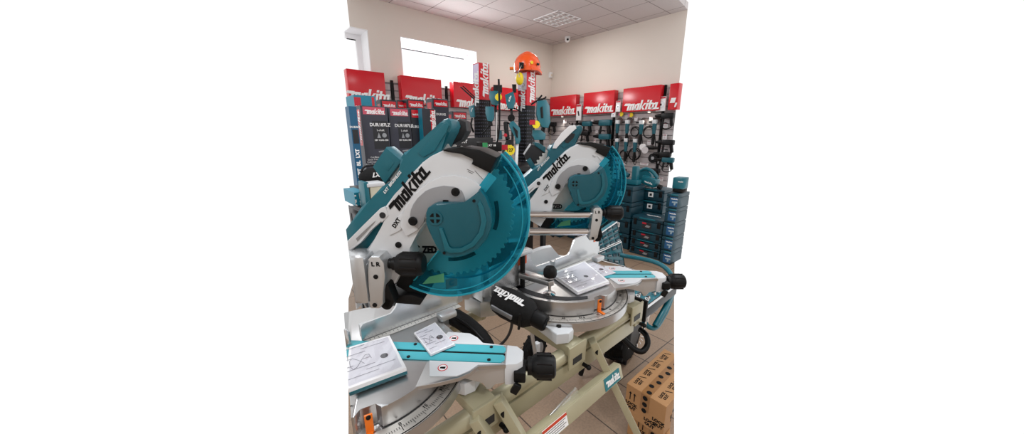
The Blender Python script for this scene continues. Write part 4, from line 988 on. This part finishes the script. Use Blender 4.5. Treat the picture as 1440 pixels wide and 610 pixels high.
text('lettering', 'LXT 18', .022, WPR, t, -Vector((FW.x, FW.y, 0)).normalized() * .032 + RT * .02 + Vector((0, 0, .01)), RT, (0, 0, 1), .02)
G().tube([RT * .05, RT * .08 + Vector((0, 0, .1)), RT * .085 + Vector((0, 0, .3)), RT * .08 + Vector((0, 0, .5))], .008, 8, smooth=1).build('long_shaft', BLK, t)
G().tube([RT * .03 + Vector((0, 0, -.08)), RT * .06 + Vector((0, 0, .05)), RT * .06 + Vector((0, 0, .26))], .006, 8).build('chrome_shaft', CHROME, t)
# a low display bench carries the middle goods and the cartons (mostly hidden)
def bench(x0, y0, x1, y1, z, label):
    t = thing('display_bench', ((x0 + x1) / 2, (y0 + y1) / 2, 0), label, 'bench', 'display benches')
    w_, d_ = x1 - x0, y1 - y0
    G().box((0, 0, z - .02), (w_, d_, .04), None, .004).build('top', BLKS, t)
    for sx in (-1, 1):
        for sy in (-1, 1): G().box((sx * (w_ / 2 - .03), sy * (d_ / 2 - .03), (z - .04) / 2), (.04, .04, z - .04)).build('leg', BLKS, t)
    G().box((0, 0, .25), (w_ - .06, d_ - .06, .02)).build('shelf', BLKS, t)
    return t
bench(1.55, 2.05, 2.25, 2.6, 1.14, 'black display bench between the cartons and the left column')

# ------------------------------------------------------------------ cartons at the left
def carton(px0, px1, pyt, Yf, dep, zb, label, m, kind, sidem=None, name='product_carton'):
    A = on_y(px0, pyt, Yf); B = on_y(px1, pyt, Yf); zt2 = A.z; w_ = B.x - A.x; h_ = zt2 - zb
    c = Vector(((A.x + B.x) / 2, Yf + dep / 2, zb)); t = thing(name, c, label, 'carton')
    G().box((0, 0, h_ / 2), (w_, dep, h_), None, .002).build('carton', m, t, False)
    f = -dep / 2 - .0008; L = -w_ / 2 - .0008
    if kind == 'dur':
        G().box2((-w_ * .42, f, h_ - .07), (w_ * .40, f + .0008, h_ - .008)).build('brand_band', PINK, t, False)
        logo(w_ * .72, WPR, t, (0, f - .0004, h_ - .045), (1, 0, 0), (0, 0, 1), hs=1.3)
        b_ = G().box2((-w_ * .12, f, h_ - .36), (w_ * .46, f + .0008, h_ - .12)).build('info_panel', mat('panel_black', (28, 28, 34), .45), t, False)
        text('model', 'DUR187LZ', .038, WPR, b_, (w_ * .17, f - .0004, h_ - .155), (1, 0, 0), (0, 0, 1), .02)
        text('note', 'L-shaft', .024, WPR, b_, (w_ * .17, f - .0004, h_ - .20), (1, 0, 0), (0, 0, 1), 0)
        G().xz([(w_ * .02, h_ - .265), (w_ * .16, h_ - .265), (w_ * .09, h_ - .22)], f - .001, f).xz(arc((w_ * .3, h_ - .243), .02, 0, 360, 14)[:-1], f - .001, f).build('icons', GREYP, b_, False)
        text('figures', '18V 4.0Ah 300', .02, WPR, b_, (w_ * .17, f - .0004, h_ - .285), (1, 0, 0), (0, 0, 1), .02)
        text('legend', 'Cordless\nGrass Trimmer\nDebroussailleuse\nAkku-Rasentrimmer', .02, WPR, t, (-w_ * .15, f - .0004, h_ - .46), (1, 0, 0), (0, 0, 1), 0)
        G().box((w_ * .2, f, h_ - .38), (.08, .001, .012), Matrix.Rotation(-.1, 3, 'Y')).box((w_ * .27, f, h_ - .41), (.012, .001, .05)).build('tool_picture', GREYP, t, False)
    if kind in ('dur', 'side'):
        G().box2((L, -dep * .3, h_ - .33), (L + .0008, dep * .3, h_ - .03)).build('side_band', RED, t, False)
        logo(.27, WPR, t, (L - .0004, 0, h_ - .18), (0, 0, 1), (0, 1, 0), hs=1.0)
        for i in range(3): text('side_text', 'Battery tool 18 V LXT', .026, WPR, t, (L - .0004, dep * (.25 - .25 * i), h_ - .62), (0, 0, 1), (0, 1, 0), 0)
    if kind == 'band':
        G().box2((-w_ * .42, f, h_ - .085), (w_ * .45, f + .0008, h_ - .015)).build('brand_band', RED, t, False)
        logo(w_ * .75, WPR, t, (0, f - .0004, h_ - .055), (1, 0, 0), (0, 0, 1), hs=1.2)
        text('model', 'DUR182', .035, WPR, t, (0, f - .0004, h_ - .17), (1, 0, 0), (0, 0, 1), .02)
        G().box2((L, -dep * .3, h_ - .33), (L + .0008, dep * .3, h_ - .04)).build('side_band', RED, t, False)
    if kind == 'vert':
        G().box2((w_ * .08, f, h_ - .23), (w_ * .42, f + .0008, h_ - .012)).build('brand_band', RED, t, False)
        logo(.20, WPR, t, (w_ * .25, f - .0004, h_ - .122), (0, 0, 1), (-1, 0, 0), hs=1.4)
        for i in range(3): G().box((-w_ * .25 + i * .035, f, h_ - .30), (.012, .001, .07)).build('picture', GREYP, t, False)
        G().box2((L, -dep / 2, 0), (L + .001, dep / 2, h_)).build('teal_edge', CYANB, t, False)
        G().box2((L - .001, dep * .25, 0), (L, dep / 2, h_)).build('pale_edge', mat('pale_edge', (150, 205, 225), .5), t, False)
    if kind == 'blue':
        text('lettering', 'LXT', .04, WPR, t, (.0, f - .0004, h_ - .37), (0, 0, 1), (-1, 0, 0), .05)
        text('lettering', 'BL', .04, WPR, t, (.0, f - .0004, h_ - .45), (0, 0, 1), (-1, 0, 0), .05)
        text('lettering', 'XPT', .04, WPR, t, (.0, f - .0004, h_ - .53), (0, 0, 1), (-1, 0, 0), .05)
        text('model', 'DUB362', .022, WPR, t, (0, f - .0004, h_ - .16), (1, 0, 0), (0, 0, 1), .02)
        G().box2((-w_ * .38, f, h_ - .29), (w_ * .38, f + .0008, h_ - .18)).build('info_panel', mat('panel_black', (28, 28, 34), .45), t, False)
    if kind == 'tealtop':
        G().box2((w_ * .30, f, h_ - .12), (w_ * .42, f + .0008, h_ - .01)).build('red_strip', RED, t, False)
        G().box2((-w_ * .5, f, h_ - .13), (-w_ * .2, f + .0008, h_ - .02)).build('red_panel', REDP, t, False)
        logo(w_ * .25, WPR, t, (-w_ * .35, f - .0004, h_ - .10), (1, 0, 0), (0, 0, 1))
    return t
lsec = []
ZBN = .72
lsec.append(carton(490, 501, 149, 2.9, .1, 0.0, 'blue carton with white LXT letters at the left edge of the photo', BLUEB, 'blue'))
carton(506, 544, 148, 3.0, .115, ZBN, 'slate DUR187LZ carton, the larger left one of the pair', NAVY, 'dur')
carton(545.5, 576, 151, 3.04, .115, ZBN, 'slate DUR187LZ carton, the narrower right one of the pair', NAVY, 'dur')
carton(577, 590, 152, 3.08, .115, ZBN, 'narrow dark carton between the DUR187LZ pair and the teal edged carton', NAVYD, 'band')
carton(593, 613, 152, 3.0, .12, ZBN, 'dark carton with a teal edge and an upright red name band', NAVYD, 'vert')
carton(497, 528, 133, 3.4, .25, ZBN, 'teal topped carton behind the slate cartons at the far left', CYANB, 'tealtop')
carton(535, 557, 139.5, 3.5, .12, ZBN, 'dark carton with red band behind the larger slate carton', NAVYD, 'band')
carton(558, 571, 140.5, 3.6, .12, ZBN, 'narrow dark carton in the back row right of the first red banded one', NAVYD, 'band')
carton(572, 596, 139, 3.5, .12, ZBN, 'dark carton with red band behind the narrower slate carton', NAVYD, 'band')
carton(608, 630, 138, 3.5, .16, ZBN, 'tallest slate carton with red side band right of the back row', NAVY, 'band')
carton(636, 656, 156, 3.6, .15, ZBN, 'slate carton with a pinkish name band, rightmost of the cartons', NAVY, 'band')
bench(1.02, 2.85, 2.75, 3.8, ZBN, 'black display bench under the row of slate cartons')
# small boxes low at the left, on a lower bench
t = carton(488, 514, 272, 2.3, .25, 1.40 - .46, 'small blue carton with XPT and LXT letters at the left edge', CYANB, 'none'); lsec.append(t)
h_ = on_y(500, 272, 2.3).z - .94
text('lettering', 'XPT', .045, WPR, t, (-.02, -.1262, h_ * .5), (0, 0, 1), (-1, 0, 0), .06)
text('lettering', 'LXT', .045, WPR, t, (.035, -.1262, h_ * .5), (0, 0, 1), (-1, 0, 0), .06)
t = carton(486, 508, 300, 2.1, .25, .62, 'small red topped carton with white lettering at the left edge below the blue one', NAVYD, 'none'); lsec.append(t)
h_ = on_y(500, 300, 2.1).z - .62
G().box2((-.05, -.1262, h_ - .10), (.049, -.1252, h_ - .01)).build('red_band', RED, t, False)
text('lettering', 'makita', .035, WPR, t, (0, -.127, h_ - .06), (1, 0, 0), (0, 0, 1), .05, shear=.3)
lsec.append(bench(.55, 2.1, .80, 2.34, .938, 'black shelf block under the small blue carton'))
t = thing('storage_tub', on_y(527, 262, 2.2), 'cream coloured tub with teal cap between the cartons and the nearest saw', 'tub')
G().box((0, 0, -.10), (.10, .12, .22), None, .01).build('tub', mat('cream_plastic', (200, 196, 176), .45), t)
G().box((-.01, 0, .018), (.115, .13, .025), None, .006).build('lid', WHITE, t)
G().box((-.07, 0, -.06), (.03, .12, .20), None, .008).build('teal_side', TEALB, t)
cbp = on_y(525, 245, 2.6)
bench(cbp.x - .15, 2.50, cbp.x + .2, 2.72, cbp.z - .088, 'black display bench under the black bag')
t = thing('carry_bag', cbp, 'black bag with white lettering behind the nearest saw handle', 'bag')
G().sph((0, 0, -.02), .10, (1.1, .6, .7), 24).build('bag', FAB, t)
text('lettering', 'LXT', .045, WPR, t, (.01, -.066, 0), (1, 0, 0), (0, 0, 1), .05, shear=.3)
G().tube([(-.09, 0, .02), (-.06, 0, .07), (.06, 0, .07), (.09, 0, .02)], .008, 8, smooth=2).build('handle', BLKS, t)

# ------------------------------------------------------------------ tools on the right wall
XW = XR - .085
n_ = Vector((-1, 0, 0)); dR = Vector((0, -1, 0))       # towards the room; picture right
WM = basis((0, 0, 0), (0, -1, 0), (0, 0, 1))            # local x = picture right, y = up, z = out of wall
def dup(root, loc, label, grp=None):
    r = root.copy(); C.objects.link(r); r.location = loc; r['label'] = label
    if grp: r['group'] = grp
    for ch in [q for q in bpy.data.objects if q.parent == root]:
        c = ch.copy(); C.objects.link(c); c.parent = r
        for gch in [q for q in bpy.data.objects if q.parent == ch]:
            d = gch.copy(); C.objects.link(d); d.parent = c
    return r
def grinder(loc, label, grp):
    t = thing('angle_grinder', loc, label, 'grinder', grp)
    G().lathe([(0, .024), (.06, .028), (.13, .032), (.15, .032)], (0, -.12, .03), (0, 1, 0), 18).build('motor_body', TEAL, t, True, WM)
    G().lathe([(0, .020), (.08, .024), (.15, .022), (.155, .014)], (0, -.12, .03), (0, -1, 0), 18).build('handle', BLK, t, True, WM)
    G().box((0, .055, .03), (.066, .062, .06), None, .014).build('gear_head', WHITE, t, True, WM)
    G().cyl((.012, .075, -.005), (.022, .08, .012), .048, seg=28).build('disc_guard', mat('guard_brown', (72, 58, 56), .4, .3), t, True, WM)
    G().cyl((-.03, .055, .03), (-.09, .055, .03), .013).build('side_grip', BLK, t, True, WM)
    G().tube([(0, -.275, .03), (.02, -.33, .03), (.05, -.30, .04), (.045, -.2, .05), (.03, -.12, .06)], .006, 8, smooth=2).build('cord', BLK, t, True, WM)
    G().cyl((0, .06, -.0), (0, .06, -.055), .006, seg=8).build('hook', CHROME, t, True, WM)
    return t
def drill(loc, label, grp, flip=1, mm=None):
    t = thing('power_drill', loc, label, 'drill', grp)
    X = Matrix.Diagonal((flip, 1, 1, 1)); M = WM @ X
    G().box((.02, 0, .04), (.17, .075, .07), None, .02).build('housing', mm or TEAL, t, True, M)
    G().lathe([(0, .03), (.04, .026), (.08, .018), (.10, .012)], (-.065, .005, .04), (-1, 0, 0), 18).build('chuck', BLK, t, True, M)
    G().box((.075, -.075, .04), (.04, .13, .045), Matrix.Rotation(.2, 3, 'Z'), .014).build('grip', BLK, t, True, M)
    G().cyl((-.04, -.04, .04), (-.045, -.13, .05), .015).build('side_handle', BLK, t, True, M)
    G().tube([(.085, -.14, .04), (.06, -.17, .045), (-.02, -.18, .05), (-.06, -.13, .05), (-.02, -.09, .05), (.03, -.10, .05)], .007, 8, smooth=2).build('cord', BLK, t, True, M)
    G().cyl((.02, .02, .0), (.02, .02, -.055), .006, seg=8).build('hook', CHROME, t, True, M)
    return t
def coil(loc, r_, label, m=BLK):
    t = thing('cable_coil', loc, label, 'cable')
    G().tube([(r_ * math.cos(a * PI / 8), r_ * math.sin(a * PI / 8), .02 + .004 * (a % 2)) for a in range(16)], .009, 8, True, 1).build('loop', m, t, True, WM)
    G().tube([(r_ * .86 * math.cos(a * PI / 8), r_ * .86 * math.sin(a * PI / 8) - .01, .035) for a in range(16)], .008, 8, True, 1).build('inner_loop', m, t, True, WM)
    G().cyl((0, r_ * .9, .05), (0, r_ * .9, -.05), .008, seg=8).build('hook', BLK, t, True, WM)
    return t
def W3(x, y): return (850 + x / 6.1, 120 + y / 6.1)
def W4(x, y): return (850 + x / 6.1, 200 + y / 6.1)
def W2(x, y): return (770 + x / 6.1, 120 + y / 6.1)
def at_w(p, X=XW): return on_x(p[0], p[1], X)
g0 = None
rows = [((122, 345), 'first of four in the upper row'), ((205, 345), 'second of four in the upper row'), ((325, 350), 'third of four in the upper row'), ((438, 345), 'fourth of four in the upper row'),
        ((118, 500), 'left of three in the lower row'), ((195, 500), 'middle of three in the lower row'), ((272, 505), 'right of three in the lower row')]
for p, q in rows:
    l = 'teal angle grinder on the right wall, ' + q
    if g0 is None: g0 = grinder(at_w(W3(*p)), l, 'angle grinders on the wall')
    else: dup(g0, at_w(W3(*p)), l, 'angle grinders on the wall')
for p, r_, q in ((W3(268, 395), .09, 'between the second and third grinders of the upper row'), (W3(388, 400), .11, 'between the third and fourth grinders of the upper row'), (W4(95, 105), .08, 'left of three below the lower grinders'), (W4(172, 105), .09, 'middle of three below the lower grinders'), (W4(262, 100), .12, 'right of three below the lower grinders')):
    coil(at_w(p), r_, 'black cable coil ' + q)
d0 = drill(at_w(W2(345, 330)), 'teal and black drill left of the grinders, upper left one', 'drills on the wall')
d0.scale = (1.35,) * 3
dk = drill(at_w(W2(325, 412)), 'black drill left of the grinders, lower left one', 'drills on the wall', 1, BLKS)
dk.scale = (1.25,) * 3
for pr_, p, sc_, q in ((d0, W2(500, 322), 1.6, 'large teal hammer drill left of the grinders, upper right one'), (d0, W2(495, 440), 1.5, 'teal hammer drill left of the grinders, lower right one'), (dk, W2(45, 335), 1.3, 'dark drill just below the first red sign of the right wall'),
             (d0, W2(215, 485), 1.3, 'dark teal drill above the case of the farther saw'), (dk, W3(545, 262), 1.25, 'black machine at the right edge, uppermost'), (dk, W3(545, 490), 1.25, 'black machine at the right edge below the price cards'), (dk, W3(520, 592), 1.2, 'black machine at the right edge above the reel'), (d0, W4(545, 150), 1.2, 'teal and black machine at the right edge, lowest'), (dk, W4(20, 150), 1.2, 'dark drill low on the wall beside the farther saw guard'), (dk, W2(500, 535), 1.2, 'dark drill below the two hammer drills'),
             (dk, W4(150, 240), 1.1, 'dark drill low on the wall left of the circular saw'), (dk, W4(430, 240), 1.1, 'dark drill low on the wall right of the circular saw')):
    r = dup(pr_, at_w(p), q, 'drills on the wall'); r.scale = (sc_,) * 3
for r in [q for q in bpy.data.objects if q.name.startswith('angle_grinder')]: r.scale = (1.2,) * 3
# jigsaw / polisher lying sideways, black wheel
t = thing('angle_polisher', at_w(W3(395, 535)), 'long black polisher mounted sideways below the grinders', 'polisher')
G().lathe([(0, .02), (.1, .03), (.2, .03), (.26, .022)], (.16, 0, .03), (-1, 0, 0), 18).build('body', BLK, t, True, WM)
G().box((-.08, 0, .03), (.05, .05, .05), None, .012).build('head', TEALB, t, True, WM)
G().cyl((-.115, .015, .03), (-.13, .015, .08), .055, seg=28).build('pad', PAPER, t, True, WM)
t = thing('measuring_wheel', at_w(W4(425, 135)), 'round black reel at the right part of the wall', 'reel')
G().cyl((0, 0, .0), (0, 0, .05), .085, seg=32).build('wheel', BLK, t, True, WM)
G().cyl((0, 0, .05), (0, 0, .058), .03).build('hub', GREYP, t, True, WM)
for a in range(3): G().box((.05 * math.cos(a * 2.1), .05 * math.sin(a * 2.1), .052), (.03, .012, .004), Matrix.Rotation(a * 2.1, 3, 'Z')).build('spoke', DARK, t, False, WM)
t = thing('orbital_sander', at_w(W3(270, 500)) + Vector((-.06, -.24, -.11)), 'white round sanding pad at the right end of the lower grinder row', 'sander')
G().cyl((0, 0, .03), (0, 0, .04), .062, seg=32).build('pad', mat('pad_grey', (200, 196, 198), .6), t, True, WM)
G().lathe([(0, .05), (.04, .045), (.06, .03)], (0, 0, .03), (0, 0, -1), 24).build('body', TEALD, t, True, WM)
# price cards
cards = [(W2(155, 312), .09, .07, 'below the first red sign'), (W2(388, 298), .06, .05, 'between the upper two drills'), (W2(428, 392), .06, .07, 'between the two hammer drills'), (W2(345, 478), .05, .07, 'below the black drill'), (W2(410, 482), .05, .07, 'left of the lower hammer drill'), (W2(203, 430), .05, .06, 'above the dark teal drill'),
         (W3(225, 288), .05, .06, 'above the second grinder'), (W3(275, 288), .06, .06, 'right of the second grinder'), (W3(405, 285), .06, .06, 'left of the fourth grinder'), (W3(530, 340), .08, .09, 'right of the fourth grinder, large'), (W3(522, 440), .07, .09, 'below the large card at the right'), (W3(388, 492), .07, .08, 'below the fourth grinder'), (W3(505, 550), .08, .08, 'above the black reel'), (W3(247, 535), .05, .07, 'on the right grinder of the lower row'),
         (W4(485, 160), .10, .09, 'right of the black reel'), (W4(165, 180), .12, .06, 'low on the wall, left of three in a row'), (W4(345, 185), .16, .05, 'low on the wall behind the circular saw'), (W4(490, 315), .07, .07, 'low, right of the circular saw')]
for (p, a, b, q) in cards:
    t = thing('price_card', at_w(p, XR - .05), 'white price card on the wall, ' + q, 'price card', 'price cards')
    G().box((0, 0, .02), (a, b, .003)).build('card', PAPER, t, False, WM)
    G().box((0, b * .3, .0222), (a * .8, b * .18, .001)).box((0, -b * .05, .0222), (a * .6, b * .06, .001)).box((0, -b * .25, .0222), (a * .7, b * .06, .001)).build('print', mat('card_print', (150, 90, 100), .6), t, False, WM)
for (p, q) in ((W3(150, 247), 'above the first grinder'), (W3(234, 254), 'above the second grinder')):
    t = thing('price_star', at_w(p, XR - .05), 'yellow star price tag on the wall ' + q, 'price tag')
    G().xy([(.045 * (1 if i % 2 else .85) * math.cos(i * PI / 10), .045 * (1 if i % 2 else .85) * math.sin(i * PI / 10)) for i in range(20)], .02, .023).build('card', YTAG, t, False, WM)
    G().box((-.045, .0, .026), (.03, .05, .002)).build('pink_corner', mat('pink_card', (230, 110, 160), .5), t, False, WM)
# blister packs and boxes beside the signs
for (p, a, b, q, kd) in ((W2(275, 232), .13, .33, 'tall white one left of the second red sign', 'box'), (W3(125, 180), .10, .20, 'between the second and third red signs', 'blade'), (W3(492, 160), .16, .24, 'with a round blade right of the third red sign', 'blade'), (W3(84, 250), .09, .10, 'small one left of the yellow tags', 'blade')):
    t = thing('blister_pack', at_w(p, XR - .10), 'white wall pack, ' + q, 'package', 'accessory packs')
    G().box((0, 0, .02), (a, b, .03), None, .003).build('pack', PAPER, t, False, WM)
    G().box((0, b * .42, .037), (a * .9, b * .12, .002)).build('red_strip', REDP, t, False, WM)
    if kd == 'blade':
        G().cyl((0, -b * .05, .036), (0, -b * .05, .039), a * .38, seg=28).build('disc', SILV, t, True, WM)
        G().cyl((0, -b * .05, .039), (0, -b * .05, .041), a * .12, seg=20).build('disc_centre', DARK, t, True, WM)
    else:
        G().box((0, -.02, .037), (.03, .10, .004), Matrix.Rotation(.3, 3, 'Z')).build('picture', DARK, t, False, WM)
for (p, q) in ((W2(212, 335), 'left'), (W2(243, 335), 'right')):
    t = thing('shelf_hook', at_w(p, XR - .05), 'empty black hook below the first red sign, %s one of two' % q, 'hook')
    G().tube([(0, .01, -.02), (0, .01, .10), (0, .03, .12)], .008, 8).build('prong', BLK, t, True, WM)
    G().box((0, 0, .0), (.03, .05, .012), None, .003).build('plate', BLK, t, True, WM)
# blue poster behind farther guard
t = thing('display_board', at_w((867, 236), XR - 1.4), 'narrow white leaflet board with pink print beside the farther saw guard', 'leaflet board')
G().box((0, 0, 0), (.11, .34, .02), None, .003).build('board', PAPER, t, False, WM)
for i in range(4): G().box((0, .12 - .07 * i, .0105), (.07, .025, .001)).build('print', PINK if i % 2 == 0 else DARK, t, False, WM)
G().box((0, -.17 - .45, -.01), (.03, .92, .02)).build('stem', DARK, t, False, WM)

# circular saw and other machines standing on the cases
def circ_saw(loc, label):
    t = thing('circular_saw', loc, label, 'saw')
    G().prism(arc((-.03, .09), .135, -10, 200, 30), lambda x, y: WM @ Vector((x, y, .02)), lambda x, y: WM @ Vector((x, y, .07)), .006).build('blade_guard', TEALB, t)
    G().cyl(WM @ Vector((-.03, .085, .03)), WM @ Vector((-.03, .085, .04)), .12, seg=32).build('blade', SILV, t)
    G().box((.09, .085, .09), (.20, .11, .14), Matrix.Rotation(-.25, 3, 'Z'), .03).build('motor', TEALB, t, True, WM)
    G().tube([(-.07, .20, .06), (.0, .24, .07), (.10, .21, .07), (.17, .13, .07)], .022, 12, smooth=2).build('handle', TEALB, t, True, WM)
    G().box((.0, .005, .06), (.30, .008, .14), None, .002).build('base_plate', SILV, t, True, WM)
    logo(.11, WPR, t, WM @ Vector((.10, .075, .162)), WM.to_3x3() @ Vector((.97, -.25, 0)), WM.to_3x3() @ Vector((.25, .97, 0)), .002)
    G().cyl(WM @ Vector((.2, .03, .09)), WM @ Vector((.24, .02, .09)), .03).build('rear_cap', BLK, t)
    return t
zc = on_x(912, 258, 4.12)
circ_saw(Vector((4.12, on_x(909, 258, 4.12).y, .752)), 'big teal circular saw standing on the tool cases')
t = thing('bench_machine', Vector((3.85, 2.12, .80)), 'small teal machine on the cases left of the big circular saw', 'machine')
G().box((0, .03, .0), (.24, .06, .12), None, .01).build('base', TEALB, t, True, WM)
G().box((.06, .14, .0), (.07, .18, .08), None, .02).build('head', TEALB, t, True, WM)
G().cyl((-.03, .10, .0), (-.09, .13, .0), .03).build('motor', TEAL, t, True, WM)
for i in range(4): G().box((-.10, .02 + .05 * i, .03), (.06, .012, .04)).build('rack', BLK, t, False, WM)
t = thing('radio', Vector((3.7, 1.43, .80)), 'teal machine with white lettering on the cases at the right edge', 'machine'); rsec.append(t)
G().box((0, .10, .0), (.16, .12, .14), None, .012).build('body', TEALB, t, True, WM)
G().box((0, .02, .0), (.15, .04, .12), None, .006).build('base', BLK, t, True, WM)
logo(.07, WPR, t, WM @ Vector((.01, .12, .072)), (0, -1, 0), (0, 0, 1), .001)

# ------------------------------------------------------------------ ends of things that run on past the photograph
bpy.context.view_layer.update()
def tree(r): return [r] + [q for c in r.children for q in tree(c)]
hz = Vector((FW.x, FW.y, 0)).normalized()
nA = (RT + hz * .535).normalized(); nB = (RT + hz * .525).normalized()
head_parts = ('carriage', 'handle', 'lifting_arm', 'battery_housing', 'rear_support', 'slide_rail', 'blade_case')
for c in [saw1] + list(saw1.children):
    if c is saw1: continue
    if c.name.split('.')[0] in head_parts: clipx(tree(c), CAM + RT * -.002, nB)
    else: clipx(tree(c), CAM + RT * -.03, nA)
clipx(tree(sd), CAM + RT * -.03, nA)
for r in list(bpy.data.objects):
    if r.parent is None and r.get('label', '').startswith('large manual in a clear'): clipx(tree(r), CAM + RT * -.03, nA)
q0 = on_z(948, 512, .3); q1 = on_z(948, 560, .3); dv = (q1 - q0); nn_ = Vector((dv.y, -dv.x, 0)).normalized()
if nn_.dot(RT) > 0: nn_ = -nn_
for r in cbs: clipx(tree(r), q0, nn_)
for r in rsec: clipx(tree(r), Vector((3.6, 1.40, 0)), (0, 1, 0))
for r in lsec:
    p = on_y(490, 230 if r.location.z < .9 and 'LXT letters at' in r['label'] else 290, r.location.y + (.05 if 'LXT letters at' in r['label'] else .125)); clipx(tree(r), p, (1, 0, 0))
for r in list(bpy.data.objects):
    pass
dead = [q for r in list(bpy.data.objects) if r.type == 'MESH' and r.parent and len(r.data.polygons) == 0 for q in tree(r)]
for r in set(dead): bpy.data.objects.remove(r)
